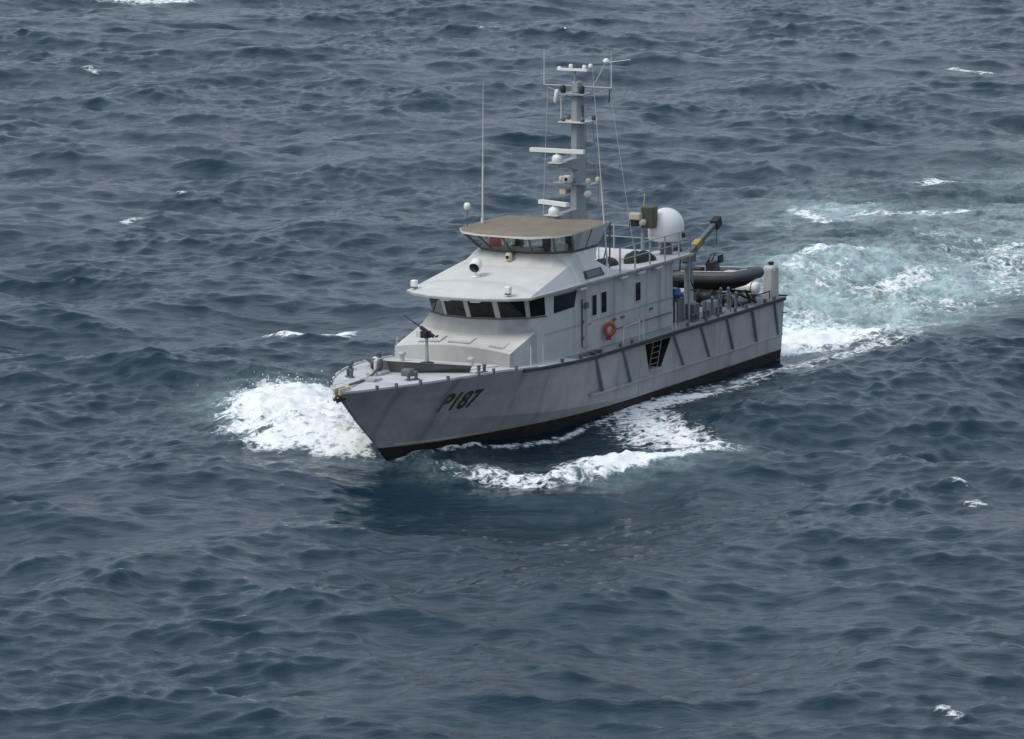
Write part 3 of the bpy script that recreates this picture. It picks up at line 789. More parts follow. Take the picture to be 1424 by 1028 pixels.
# dark sill under the bridge windows
sl = MB()
sl.loft([[Vector(c[3])+Vector((0.03, 0.02*np.sign(c[3][1]), z)) for c in allc] for z in (-0.045, 0.02)] )
sl.build('window_sill', 'darkgrey', house)
for s in (1, -1):
    y = 2.7*s
    def wq(xa, xb, za, zb): return ((xa, y, za), (xb, y, za), (xb, y, zb), (xa, y, zb))
    o, cs, n = pane_on(((4.0, y, 4.90), (2.15, y, 4.94), (1.9, y, 5.60), (4.0, y, 5.62)), 0, 1, 0, 1, 0.012)
    for xa, xb, za, zb in ((0.50, 0.06, 4.33, 5.20), (-0.36, -0.88, 4.33, 5.22), (-3.67, -4.18, 4.42, 5.21)):
        o, cs, n = pane_on(wq(xa, xb, za, zb), 0, 1, 0, 1, 0.012); frame_on(cs, n, 0.05, o, 'house')
    # weathertight door
    d = MB().box((0.66, min(y, y+0.05*s), 3.12), (1.40, max(y, y+0.05*s), 5.10)).build('door', 'house', house)
    for hz in (3.5, 4.2, 4.85): MB().box((1.38, min(y+0.03*s, y+0.10*s), hz-0.07), (1.50, max(y+0.03*s, y+0.10*s), hz+0.07)).build('hinge', 'darkgrey', d)
    MB().box((1.42, min(y, y+0.06*s), 3.12), (1.48, max(y, y+0.06*s), 5.16)).build('door_jamb', 'darkgrey', house)
    MB().path([(0.75, y+0.09*s, 4.05), (0.95, y+0.09*s, 4.05)], 0.025, 6).build('handle', 'darkgrey', d)
    MB().box((1.02, min(y, y+0.14*s), 4.75), (1.30, max(y, y+0.14*s), 5.0)).build('junction_box', 'darkgrey', house)
    # trim batten and grab rail
    MB().box((-7.4, min(y-0.01*s, y+0.035*s), 4.12), (0.6, max(y-0.01*s, y+0.035*s), 4.17)).build('trim_batten', 'hull', house)
    MB().box((1.5, min(y-0.01*s, y+0.035*s), 4.10), (4.9, max(y-0.01*s, y+0.035*s), 4.145)).build('trim_batten', 'hull', house)
    MB().path([(-1.4, y+0.10*s, 3.5), (-7.2, y+0.10*s, 3.5)], 0.028, 6).build('grab_rail', 'darkgrey', house)
    for gx in np.arange(-1.5, -7.3, -1.4): MB().path([(gx, y-0.01*s, 3.5), (gx, y+0.10*s, 3.5)], 0.02, 6).build('rail_bracket', 'darkgrey', house)
    for gx in (-1.6, -2.4, -5.2): MB().box((gx-0.16, min(y, y+0.06*s), 3.86), (gx+0.16, max(y, y+0.06*s), 3.95)).build('vent_slot', 'darkgrey', house)
    # lamps under the roof edge
    for gx in (1.7, -2.2, -3.9, -5.6): MB().box((gx-0.3, min(y, y+0.26*s), 5.62), (gx+0.3, max(y, y+0.26*s), 5.72)).build('deck_lamp', 'roof', house)
for y in (-0.7, 0.7):
    MB().box((7.15, y-0.22, 5.66), (7.35, y+0.22, 5.775), bev=0.02).build('window_lamp', 'white', house)
# hatches on the sloping block in front of the bridge
for y0_, y1_ in ((-1.75, -0.75), (-0.35, 0.65), (1.55, 2.2)):
    def bp_(x, y): return (x, y, 3.93-0.21*(y/2.65)**2 + (8.02-x)*0.19 + (0.0 if abs(y) < 1.3 else 0.0))
    hm_ = MB(); q = [bp_(7.65, y0_), bp_(7.65, y1_), bp_(7.05, y1_), bp_(7.05, y0_)]
    hm_.prism([Vector(p)+Vector((0, 0, 0.0)) for p in q], (0, 0, 0.075)); h_ = hm_.build('deck_hatch', 'roof', house)
    MB().path([bp_(7.70, y0_), bp_(7.70, y1_)], 0.035, 6).build('hinge_bar', 'darkgrey', h_)
for x in (7.0, 5.9):
    for s in (1, -1):
        MB().path([(x, 3.15*s, deck_z(x, 3.15*s)-0.02), (x, 3.15*s, deck_z(x, 3.15*s)+0.85)], 0.022, 6).build('stanchion', 'roof', deck)

# ---- bridge roof with the sloped trunk
def sym(pts): return pts + [(x, -y, *r) for x, y, *r in reversed(pts) if abs(y) > 1e-6]
edge = sym([(-9.0, 2.95), (-2.0, 2.95), (6.55, 2.92), (7.2, 2.25), (7.68, 1.2), (7.78, 0.0)])
rf = MB()
rf.prism([(x, y, 5.78) for x, y in edge], (0, 0, 0.11))
roof = rf.build('bridge_roof', 'roof', boat)
lip = MB()
n_e = len(edge)
rows = [[(x*1.004, y*1.006, 5.79) for x, y in edge], [(x*1.004, y*1.006, 5.86) for x, y in edge]]
lip.loft(rows, True); lip.build('roof_fascia', 'hull', roof)
base_o = sym([(-1.75, 2.88, 5.885), (2.0, 2.88, 5.885), (6.5, 2.86, 5.885), (7.14, 2.2, 5.885), (7.6, 1.18, 5.885), (7.7, 0, 5.885)])
top_o = sym([(-0.15, 2.5, 6.66), (1.0, 2.52, 6.66), (2.1, 2.45, 6.66), (2.9, 2.0, 6.67), (3.35, 1.1, 6.68), (3.45, 0, 6.68)])
co_o = sym([(-0.9, 2.28, 7.10), (0.4, 2.3, 7.10), (1.35, 2.25, 7.10), (2.05, 1.75, 7.11), (2.5, 0.95, 7.12), (2.6, 0, 7.12)])
ba_o = sym([(-0.9, 2.32, 7.24), (0.4, 2.35, 7.24), (1.45, 2.33, 7.24), (2.15, 1.82, 7.24), (2.62, 0.98, 7.24), (2.72, 0, 7.24)])
tk = MB()
tk.loft([base_o, top_o, co_o], False)
tk.add(base_o[:1]+top_o[:1]+[top_o[-1], base_o[-1]], [(0,1,2,3)])
tk.build('sloped_trunk', 'roof', roof)
fly = MB()
fly.loft([co_o, ba_o], False)
flyb = fly.build('flybridge_coaming', 'darkgrey', boat)
MB().prism([(x*0.985, y*0.985, 6.58) for x, y, z in co_o], (0, 0, 0.06)).build('flybridge_floor', 'white', flyb)
can_o = sym([(-1.75, 2.5, 8.10), (0.3, 2.62, 8.08), (2.25, 2.66, 8.02), (3.0, 2.15, 7.98), (3.45, 1.2, 7.96), (3.55, 0, 7.95)])
# windscreen posts and panes
nb = len(ba_o)
for i in range(nb):
    a, b_ = Vector(ba_o[i]), Vector(can_o[i])
    MB().path([a, b_ - Vector((0, 0, 0.03))], 0.05, 6).build('post', 'darkgrey', flyb)
for i in range(2, nb-3):
    a, b_, c, d = Vector(ba_o[i]), Vector(ba_o[i+1]), Vector(can_o[i+1]), Vector(can_o[i])
    n = (b_-a).cross(d-a).normalized()*0.008
    q = [a*0.96+d*0.04, b_*0.96+c*0.04, c*0.93+b_*0.07, d*0.93+a*0.07]
    MB().add([p+n for p in q]+[p-n for p in q], [(0,1,2,3),(4,7,6,5),(0,4,5,1),(1,5,6,2),(2,6,7,3),(3,7,4,0)]).build('windscreen_pane', 'screen', flyb)
for s in (0, 1):
    ids = (0, 1, 2) if s == 0 else (nb-1, nb-2, nb-3)
    m = MB()
    for i, j in zip(ids[:-1], ids[1:]):
        a, b_, c, d = Vector(ba_o[i]), Vector(ba_o[j]), Vector(can_o[j]), Vector(can_o[i])
        o_ = Vector((0, 0.02*(1 if s == 0 else -1), 0))
        m.add([a+o_, b_+o_, c+o_, d+o_, a-o_, b_-o_, c-o_, d-o_], [(0,1,2,3),(4,7,6,5),(0,4,5,1),(1,5,6,2),(2,6,7,3),(3,7,4,0)])
    m.build('side_curtain' if s == 0 else 'side_screen', 'house' if s == 0 else 'screen', flyb)
lin = MB(); lin.loft([[(x*0.97-0.03, y*0.97, z) for x, y, z_ in co_o] for z in (6.62, 7.2)], False); lin.build('inner_lining', 'white', flyb)
# what stands inside the open bridge
MB().box((1.3, -1.62, 6.63), (1.9, 0.9, 7.24), bev=0.06).build('steering_console', 'house', flyb)
for y in (-0.75, 0.55, 1.65):
    st = MB(); st.box((0.5, y-0.24, 6.63), (1.0, y+0.24, 7.2), bev=0.05); st.box((0.38, y-0.2, 7.15), (0.54, y+0.2, 7.82), bev=0.04)
    st.build('helm_seat', 'black', flyb)
MB().box((1.15, 1.35, 6.63), (1.5, 1.95, 7.46), bev=0.05).box((1.2, -2.0, 6.63), (1.5, -1.7, 7.44), bev=0.05).build('chart_locker', 'white', flyb)
# canopy
cp = MB(); cx, cy = 0.9, 0.0
def can_pt(t, i):
    x, y, z = can_o[i]; k = 1-t
    xx, yy = cx+(x-cx)*k, cy+(y-cy)*k
    wr = 0.035*math.sin(2.6*xx+1.7*yy) + 0.03*math.sin(4.6*yy-2.2*xx+1) + 0.02*math.sin(8*xx+5*yy)
    return (xx, yy, z + (8.20-z)*(1-k**1.7) + wr*min(1, t*5))
cp.loft([[can_pt(t, i) for i in range(nb)] for t in (0, 0.04, 0.12, 0.22, 0.35, 0.48, 0.6, 0.75, 0.92)], True, 0, True)
cp.add([can_pt(0.92, i) for i in range(nb)], [tuple(range(nb))], True)
canopy = cp.build('canopy', 'canvas', boat)
hm2 = MB()
hm2.loft([[(x*1.002, y*1.004, z+0.012) for x, y, z in can_o], [(x*1.008, y*1.006, z-0.08 - 0.03*math.sin(3*x+4*y)) for x, y, z in can_o]], True, 0, True)
hm2.build('canopy_hem', 'canvas_edge', canopy)
for s in (-1, 1):
    MB().path([(-1.7, 2.45*s, 5.9), (-1.72, 2.48*s, 8.0)], 0.04, 6).build('canopy_pole', 'darkgrey', canopy)
    MB().path([(-0.9, 2.42*s, 5.95), (-1.72, 2.48*s, 7.7)], 0.03, 6).build('canopy_brace', 'darkgrey', canopy)
# roof fittings
def roof_z(x, y):
    k = min(1, max(0, (7.7-x)/4.25)); return 5.885 + 0.795*k
sl_ = empty('searchlight', (5.0, -0.45, roof_z(5.0, -0.45))); sl_.parent = boat
MB().lathe((0, 0, -0.02), [(0.2, 0), (0.2, 0.04), (0.05, 0.06), (0.05, 0.28)], 14).build('foot', 'white', sl_)
sd = Vector((0.86, 0.12, -0.42)).normalized()
MB().lathe(Vector((0, 0, 0.50)) - sd*0.28, [(0.06, 0), (0.20, 0.05), (0.25, 0.18), (0.26, 0.5), (0.235, 0.52)], 18, axis=sd).build('lamp_housing', 'white', sl_)
MB().lathe(Vector((0, 0, 0.50)) + sd*0.235, [(0.215, 0), (0.215, 0.012), (0.02, 0.03)], 18, axis=sd).build('lens', 'glass', sl_)
for x, y in ((6.9, 2.05), (6.55, -2.55)):
    e = empty('side_light', (x, y, roof_z(x, y)-0.01 if y > 0 else 5.98)); e.parent = boat
    MB().box((-0.12, -0.1, 0), (0.12, 0.1, 0.05)).build('foot', 'darkgrey', e)
    MB().box((-0.12, -0.13, 0.05), (0.12, 0.13, 0.34), bev=0.03).build('lamp_box', 'white', e)
cmn = empty('bridge_camera', (3.05, 0.12, 7.05)); cmn.parent = boat
MB().lathe((0.05, 0, -0.2), [(0.10, 0), (0.15, 0.05), (0.16, 0.28), (0.10, 0.36)], 14).build('body', 'cream', cmn)
MB().box((-0.5, -0.05, 0.0), (0.0, 0.05, 0.1)).build('arm', 'darkgrey', cmn)
MB().lathe((0.18, 0, -0.02), [(0.07, 0), (0.07, 0.05)], 10, axis=(1, 0, 0)).build('lens', 'glass', cmn)
# framed plate on the sloping port side of the trunk (and its twin to starboard)
for s in (1, -1):
    def tp(x, k): return Vector((x, s*(2.88-0.36*k), 5.885+0.775*k))
    n = Vector((0, s*0.9, 0.42)).normalized()*0.03
    q = [tp(1.35, 0.14), tp(-0.45, 0.14), tp(-0.35, 0.56), tp(1.25, 0.56)]
    pm = MB(); pm.add([p+n for p in q]+[p-n for p in q], [(0,1,2,3),(4,7,6,5),(0,4,5,1),(1,5,6,2),(2,6,7,3),(3,7,4,0)])
    plate = pm.build('name_board', 'black', roof)
    c = sum(q, Vector())/4
    q2 = [c+(p-c)*0.80 for p in q]
    MB().add([p+n*1.5 for p in q2]+[p+n*0.5 for p in q2], [(0,1,2,3),(4,7,6,5),(0,4,5,1),(1,5,6,2),(2,6,7,3),(3,7,4,0)]).build('board_panel', 'darkgrey', plate)
MB().lathe((0.6, 2.15, 6.75), [(0.07, 0), (0.07, 0.08), (0.02, 0.1)], 10).build('roof_vent', 'darkgrey', roof)
# upper deck railing
rail = empty('upper_railing', (0, 0, 5.89)); rail.parent = boat
st_pts = [(-1.9, 2.86), (-3.35, 2.86), (-4.8, 2.86), (-6.3, 2.86), (-7.7, 2.86), (-8.9, 2.86), (-8.9, 0.9), (-8.9, -0.9), (-8.9, -2.86), (-7.4, -2.86), (-5.9, -2.86), (-4.4, -2.86), (-2.9, -2.86)]
for x, y in st_pts: MB().path([(x, y, 0), (x, y, 1.08)], 0.04, 6).build('stanchion', 'mast', rail)
for z in (0.55, 1.05): MB().path([(x, y, z) for x, y in st_pts], 0.022, 6).build('rail', 'mast', rail)
# ---- mast
mast = empty('mast', (-3.6, 0, 5.88)); mast.parent = boat
ms = MB()
def sect(z, hx, hy, cx=0.0): return [(cx+hx, hy*0.55, z), (cx+hx*0.55, hy, z), (cx-hx*0.6, hy, z), (cx-hx, hy*0.5, z), (cx-hx, -hy*0.5, z), (cx-hx*0.6, -hy, z), (cx+hx*0.55, -hy, z), (cx+hx, -hy*0.55, z)]
ms.loft([sect(0, 0.50, 0.27), sect(2.6, 0.44, 0.25), sect(5.2, 0.38, 0.225), sect(7.4, 0.33, 0.21)], True, caps=True)
ms.build('column', 'mast', mast)
MB().prism([(-0.15, 0.20, 6.9), (-0.12, 0.21, 6.3), (0.02, 0.21, 6.4), (0.1, 0.20, 6.95)], (0, 0.03, 0)).build('dark_panel', 'darkgrey', mast)  # dark grey panel high on the port face of the column
def radar(z, xo, length, yaw, brk):
    MB().prism([(0.3, -0.16, z-0.55), (xo+0.25, -0.2, z-0.22), (xo+0.25, -0.2, z-0.10), (0.3, -0.16, z-0.02)], (0, 0.36, 0)).build('radar_bracket', 'mast', mast)
    MB().box((xo-0.32, -0.32, z-0.10), (xo+0.32, 0.32, z-0.06)).build('radar_platform', 'roof', mast)
    MB().lathe((xo, 0, z-0.06), [(0.20, 0), (0.24, 0.05), (0.24, 0.2), (0.17, 0.30), (0.07, 0.33), (0.07, 0.42)], 18).build('radar_gearbox', 'white', mast)
    dx, dy = -math.sin(yaw), math.cos(yaw)
    MB().obox((xo, 0, z+0.43), (dx*length/2, dy*length/2, 0), (dy*0.11, -dx*0.11, 0), (0, 0, 0.085)).build('radar_scanner', 'white', mast)
radar(4.72, 1.95, 2.55, 0.02, 1)
radar(2.50, 2.3, 1.75, -0.35, 1)
def fit(x, y, z, kind):
    if kind == 'lamp':
        MB().box((min(0, x)*0.0+x-0.25, y-0.03, z-0.05), (x+0.05, y+0.03, z-0.01)).build('lamp_arm', 'mast', mast)
        MB().lathe((x, y, z), [(0.09, 0), (0.11, 0.02), (0.11, 0.18), (0.08, 0.24)], 12).build('signal_lamp', 'cream', mast)
    elif kind == 'dark':
        MB().lathe((x, y, z), [(0.07, 0), (0.10, 0.04), (0.10, 0.17), (0.04, 0.2)], 10).build('signal_lamp', 'darkgrey', mast)
MB().box((-0.65, -0.62, 6.22), (0.72, 0.62, 6.26)).build('lamp_platform', 'roof', mast)
for x, y in ((0.55, -0.42), (0.55, 0.5), (-0.45, 0.55), (-0.2, -0.55)): fit(x, y, 6.26, 'dark')
MB().box((-0.3, -0.9, 3.55), (0.62, 0.95, 3.59)).build('lamp_platform', 'mast', mast)
MB().box((0.45, -0.38, 3.60), (0.78, 0.02, 3.94), bev=0.06).build('night_camera', 'roof', mast)
MB().lathe((0.79, -0.18, 3.78), [(0.07, 0), (0.07, 0.03)], 12, axis=(1, 0, 0)).build('camera_lens', 'glass', mast)
MB().lathe((0.3, 0.62, 3.15), [(0.05, 0), (0.07, 0.2), (0.17, 0.36), (0.18, 0.38), (0.05, 0.39)], 16, axis=(0.85, 0.45, 0)).build('loud_hailer', 'roof', mast)
MB().box((-0.2, -0.62, 3.1), (0.55, -0.34, 3.3)).build('horn', 'cream', mast)
for x, y in ((0.5, 0.75), (-0.2, 0.85), (0.1, -0.75)): fit(x, y, 3.59, 'lamp')
MB().path([(0.0, -1.65, 7.75), (0.0, 1.65, 7.72)], 0.045, 8).build('yard', 'mast', mast)
MB().path([(0.0, -1.6, 7.73), (0, -0.25, 7.2)], 0.025, 6).path([(0.0, 1.6, 7.7), (0, 0.25, 7.2)], 0.025, 6).build('yard_brace', 'mast', mast)
MB().box((-0.5, -0.6, 7.4), (0.55, 0.6, 7.46)).build('top_platform', 'mast', mast)
for y in (-0.55, 0.35): MB().lathe((0.3, y, 7.46), [(0.10, 0), (0.12, 0.08), (0.12, 0.3), (0.07, 0.34)], 12).build('direction_finder', 'black', mast)
MB().box((-0.3, -0.2, 7.46), (0.2, 0.12, 7.95), bev=0.04).build('electronics_box', 'mast', mast)
MB().obox((0.25, -0.1, 8.48), (0.0, 0.72, 0.0), (0.12, 0, 0), (0, 0, 0.045)).build('top_antenna_bar', 'white', mast)
for y, z in ((-0.75, 8.5), (-0.2, 8.62), (0.45, 8.6), (0.75, 8.66)): MB().lathe((0.25, y, z-0.08), [(0.07, 0), (0.09, 0.04), (0.09, 0.14), (0.04, 0.18)], 10).build('antenna_cap', 'white', mast)
MB().path([(0.1, 0, 7.4), (0.2, -0.05, 8.45)], 0.06, 8).build('top_pole', 'mast', mast)
MB().path([(-0.2, 0.5, 7.45), (-0.9, 0.9, 8.7)], 0.03, 6).build('antenna_stay', 'mast', mast)
MB().lathe((-0.92, 0.92, 8.68), [(0.08, 0), (0.15, 0.06), (0.15, 0.14), (0.06, 0.22)], 12).build('satellite_antenna', 'white', mast)
MB().path([(-0.9, 0.95, 8.72), (-0.9, 2.1, 8.9)], 0.02, 6).build('antenna_rod', 'whip', mast)
MB().path([(0.1, 1.55, 7.1), (0.0, 1.55, 7.7)], 0.03, 6).build('wind_vane', 'black', mast)
MB().lathe((0.2, -1.0, 7.0), [(0.03, 0), (0.09, 0.1), (0.1, 0.55), (0.04, 0.62)], 10, axis=(0.1, 0.25, 1)).build('hanging_antenna', 'white', mast)
for y in (-1.62, 1.62): MB().path([(0, y, 7.72), (0, y, 9.3)], [0.03, 0.012], 6).build('whip_antenna', 'whip', mast)
MB().path([(0.6, -0.5, 6.4), (0.6, -0.5, 7.3)], [0.03, 0.02], 6).build('whip_antenna', 'whip', mast)
for s in (-1, 1):
    MB().path([(-0.1, 1.5*s, 7.70), (-1.0, 2.3*s, 0.05)], 0.010, 5).build('halyard', 'whip', mast)
MB().path([(-0.5, 0.75, 0.1), (-0.45, 0.75, 3.55), (-0.4, 0.5, 6.2)], 0.022, 6).build('cable_pipe', 'mast', mast)
MB().path([(-0.75, 0.1, 0), (-0.55, 0.1, 6.2)], 0.02, 6).path([(-0.75, -0.3, 0), (-0.55, -0.3, 6.2)], 0.02, 6).build('mast_ladder', 'mast', mast)
# free-standing whips
for a, b_ in (((0.9, -2.3, 8.05), (0.75, -2.3, 14.2)), ((-1.45, 2.5, 5.95), (-0.2, 2.42, 14.9))):
    a, b_ = Vector(a), Vector(b_)
    w = empty('long_whip_antenna', a); w.parent = boat
    d = b_-a
    MB().path([(0, 0, 0), d*0.04], 0.075, 8).build('base_mount', 'whip', w)
    MB().path([d*0.03, d*0.4, d*0.41, d], [0.042, 0.034, 0.022, 0.008], 8).build('rod', 'whip', w)
gp = empty('gps_antenna', (2.0, -2.45, 7.85)); gp.parent = boat
MB().path([(0, 0, 0), (0, 0, 0.95)], 0.02, 6).build('stem_pole', 'darkgrey', gp)
MB().lathe((0, 0, 0.92), [(0.09, 0), (0.14, 0.04), (0.15, 0.2), (0.10, 0.29), (0.02, 0.31)], 14).build('cap', 'white', gp)
# satellite dome
dm = empty('satellite_dome', (-8.2, 2.0, 5.89)); dm.parent = boat
MB().lathe((0, 0, 0), [(0.30, 0), (0.26, 0.1), (0.22, 0.5), (0.35, 0.6)], 16).build('pedestal', 'darkgrey', dm)
prof = [(0.62, 0.60), (0.74, 0.64), (0.79, 0.72), (0.80, 1.25)] + [(0.80*math.cos(t), 1.25+0.80*math.sin(t)) for t in np.linspace(0.12, 1.52, 10)]
MB().lathe((0, 0, 0), prof, 28).build('radome', 'white', dm)
MB().lathe((0, 0, 0.86), [(0.804, 0), (0.804, 0.06)], 28).build('joint_band', 'roof', dm)
MB().box((-0.1, 0.7, 0.78), (0.06, 0.88, 0.98)).build('latch', 'black', dm)
# olive sensor head in front of the dome
oh = empty('sensor_head', (-7.2, 1.35, 5.89)); oh.parent = boat
MB().path([(0, 0, 0), (0, 0, 1.35)], [0.10, 0.08], 10).build('post', 'mast', oh)
MB().box((-0.35, -0.05, 1.25), (0.15, 0.58, 2.2), bev=0.05).build('housing', 'olive', oh)
MB().box((0.1, -0.48, 1.62), (0.42, 0.06, 1.92), bev=0.05).build('camera_pod', 'cream', oh)
MB().lathe((0.2, 0.1, 1.38), [(0.10, 0), (0.17, 0.05), (0.17, 0.2), (0.1, 0.28)], 12).build('swivel', 'cream', oh)
MB().box((0.16, -0.5, 1.32), (0.34, -0.1, 1.60)).build('lower_pod', 'black', oh)
MB().path([(0, 0.05, 2.15), (0, 0.1, 2.75)], [0.035, 0.03], 6).build('rod', 'cream', oh)
# ---- aft overhang posts and main deck rails
for s in (1, -1):
    MB().path([(-8.85, 2.8*s, 2.8), (-8.85, 2.8*s, 5.8)], 0.06, 8).build('roof_post', 'mast', boat)
for x, zt in ((-2.7, 0.95), (-5.95, 1.1), (-6.3, 1.2), (-3.1, 0.9)):
    z = deck_z(x, 3.38); MB().path([(x, 3.38, z-0.02), (x, 3.38, z+zt)], 0.026, 6).build('gate_post', 'roof', deck)
MB().path([(-2.7, 3.38, 3.7), (-1.2, 3.38, 3.68), (-1.1, 3.38, 2.9)], 0.018, 6).build('side_rail', 'roof', deck)
for x in (4.6, 2.9, 1.0, -0.9, -2.0, -7.5, -9.4, -10.6, -12.4, -13.6, -15.6, -16.6):
    for s in (1, -1):
        z = deck_z(x, 3.38); MB().box((x-0.07, s*3.38-0.05, z-0.02), (x+0.07, s*3.38+0.05, z+0.16)).build('rail_socket', 'darkgrey', deck)
# oval fairlead openings in the side deck edge
for x in (1.6, 1.0):
    MB().lathe((x, 3.22, deck_z(x, 3.22)), [(0.2, 0), (0.22, 0.06), (0.12, 0.1)], 14).build('deck_filler', 'black', deck)
MB().box((1.2, 3.0, deck_z(1.3, 3.1)), (2.2, 3.3, deck_z(1.3, 3.1)+0.07)).build('deck_grating', 'darkgrey', deck)
# ---- crane
cr = empty('deck_crane', (-10.6, 1.95, deck_z(-10.6, 1.95))); cr.parent = boat
MB().lathe((0, 0, 0), [(0.36, 0), (0.36, 0.06), (0.22, 0.1), (0.20, 2.0), (0.26, 2.05), (0.26, 2.35)], 14).build('column', 'mast', cr)
MB().box((-0.35, -0.22, 2.3), (0.3, 0.22, 2.75), bev=0.05).build('slew_head', 'darkgrey', cr)
bd = Vector((-0.93, 0.02, 0.38)).normalized(); b0 = Vector((0.1, 0, 2.62))
bu = Vector((0.38, 0, 0.93)).normalized()
MB().obox(b0+bd*0.75, bd*0.75, (0, 0.13, 0), bu*0.14).build('boom', 'darkgrey', cr)
MB().obox(b0+bd*0.95+bu*0.05, bd*0.26, (0, 0.145, 0), bu*0.13).build('boom_stripe', 'yellow', cr)
MB().obox(b0+bd*2.1, bd*0.85, (0, 0.10, 0), bu*0.10).build('boom_extension', 'darkgrey', cr)
MB().obox(b0+bd*3.05, bd*0.24, (0, 0.17, 0), bu*0.21).build('boom_head', 'black', cr)
MB().path([Vector((0.1, 0.0, 2.1)), b0+bd*1.1-bu*0.1], 0.07, 8).build('lift_ram', 'darkgrey', cr)
MB().path([b0+bd*3.1, b0+bd*3.1-Vector((0, 0, 1.0))], 0.018, 5).build('hoist_wire', 'black', cr)
# ---- boat cradle and clutter on the aft deck
cd = empty('boat_cradle', (-14.4, 1.3, 2.93)); cd.parent = boat
for dy in (-1.6, 0.2, 1.5):
    MB().path([(-0.9, dy, 0), (-0.35, dy, 0.55), (0.35, dy, 0.55), (0.9, dy, 0)], 0.06, 6).build('frame', 'black', cd)
    MB().box((-0.95, dy-0.08, -0.02), (0.95, dy+0.08, 0.06)).build('beam', 'black', cd)
for dx in (-0.45, 0.45):
    MB().path([(dx, -1.8, 0.5), (dx, 1.7, 0.5)], 0.05, 6).build('bunk', 'black', cd)
    MB().path([(dx*1.6, 1.9, 0.0), (dx, 0.6, 0.5)], 0.045, 6).build('brace', 'black', cd)
def locker(x, y, sx, sy, sz, mat, name='deck_locker'):
    z = deck_z(x, y); MB().box((x-sx, y-sy, z-0.02), (x+sx, y+sy, z+sz), bev=0.03).build(name, mat, boat)
locker(-8.2, 1.6, 0.4, 0.5, 1.75, 'darkgrey', 'ventilation_trunk')
locker(-9.4, 2.7, 0.3, 0.22, 0.7, 'darkgrey')
locker(-11.5, 2.6, 0.35, 0.25, 0.55, 'mast')
locker(-12.4, 0.6, 0.45, 0.45, 0.75, 'house')
locker(-16.0, 0.2, 0.45, 0.6, 0.55, 'roof')
for x, y, h in ((-9.3, 2.2, 1.0), (-10.9, 2.95, 0.7), (-11.9, 2.9, 0.95), (-12.8, 2.85, 0.85), (-13.3, 3.0, 0.6)):
    z = deck_z(x, y)
    MB().path([(x, y, z-0.02), (x, y, z+h), (x+0.08, y+0.05, z+h+0.12), (x+0.2, y+0.08, z+h+0.08)], 0.07, 8).build('vent_pipe', 'rib', boat)
for x in (-8.9, -10.1, -11.4):
    bollard(x, 3.05, 0.0)
bollard(-15.4, 2.8, 0.0); bollard(-16.4, -2.8, 0.0)
MB().path([(-14.9, 3.2, 2.9), (-14.9, 3.2, 3.25), (-16.5, 3.2, 3.25), (-16.5, 3.2, 2.9)], 0.03, 6).build('stern_rail', 'black', boat)
for x, y, r_, w_ in ((-12.9, 1.7, 0.34, 0.7), (-11.6, 1.0, 0.28, 0.5), (-13.4, 2.5, 0.22, 0.4)):
    z = deck_z(x, y)
    e = empty('hose_reel', (x, y, z)); e.parent = boat
    MB().lathe((0, -w_/2, r_+0.12), [(0.06, 0), (r_, 0.01), (r_, 0.05), (r_*0.6, 0.07), (r_*0.62, w_-0.07), (r_, w_-0.05), (r_, w_-0.01), (0.06, w_)], 16, axis=(0, 1, 0)).build('drum', 'black', e)
    for yy in (-w_/2-0.03, w_/2+0.03): MB().box((-0.2, yy-0.03, -0.02), (0.2, yy+0.03, r_+0.16)).build('stand', 'darkgrey', e)
for x, y in ((-9.7, 1.5), (-15.2, 1.0), (-16.2, 2.3)):
    rows = []
    for k in range(60):
        a = k/60*2*math.pi*4; rr_ = 0.20 + 0.05*math.sin(k*0.9)
        rows.append((x+rr_*math.cos(a), y+rr_*math.sin(a), deck_z(x, y)+0.03+0.045*k/15))
    MB().path(rows, 0.028, 5).build('rope_coil', 'cream', boat)
MB().path([(-8.85, 2.8, 4.9), (-9.5, 2.75, 4.2), (-10.45, 2.1, 4.0)], 0.03, 5).build('hydraulic_hose', 'black', boat)
for x in (-9.6, -10.9, -12.2):
    MB().path([(x, 3.25, 2.85), (x, 3.25, 3.75)], 0.028, 6).build('aft_stanchion', 'rib', deck)
MB().path([(-9.6, 3.25, 3.72), (-12.2, 3.25, 3.72)], 0.015, 5).build('aft_lifeline', 'rib', deck)
# foredeck hatch and cowl
MB().box((14.55, -0.35, deck_z(14.9, 0)-0.02), (15.25, 0.35, deck_z(14.9, 0)+0.10), bev=0.03).build('foredeck_hatch', 'house', deck)
MB().box((12.9, 0.5, deck_z(13, 0.7)-0.02), (13.35, 0.95, deck_z(13, 0.7)+0.28), bev=0.04).build('chain_stopper', 'darkgrey', deck)
# grey trunk on the port quarter
tw = empty('quarter_trunk', (-17.05, 3.0, 2.9)); tw.parent = boat
MB().loft([[(x*k*0.34, y*k*0.30, z) for x, y in ((1,.6),(.6,1),(-.6,1),(-1,.6),(-1,-.6),(-.6,-1),(.6,-1),(1,-.6))] for z, k in ((-0.05, 1), (1.25, 1), (1.36, 0.96), (1.44, 0.80), (1.48, 0.45))], True, 0, False, True).build('casing', 'house', tw)
MB().lathe((0, 0, 1.46), [(0.11, 0), (0.11, 0.09), (0.15, 0.10), (0.15, 0.15), (0.04, 0.18)], 12).build('cap', 'black', tw)
MB().box((-0.75, -0.02, -0.02), (-0.55, 0.5, 0.04)).build('stern_fairlead', 'black', tw)
MB().path([(-17.5, 3.42, 2.15), (-17.85, 3.42, 2.12)], 0.035, 6).build('exhaust_outlet', 'darkgrey', hull)

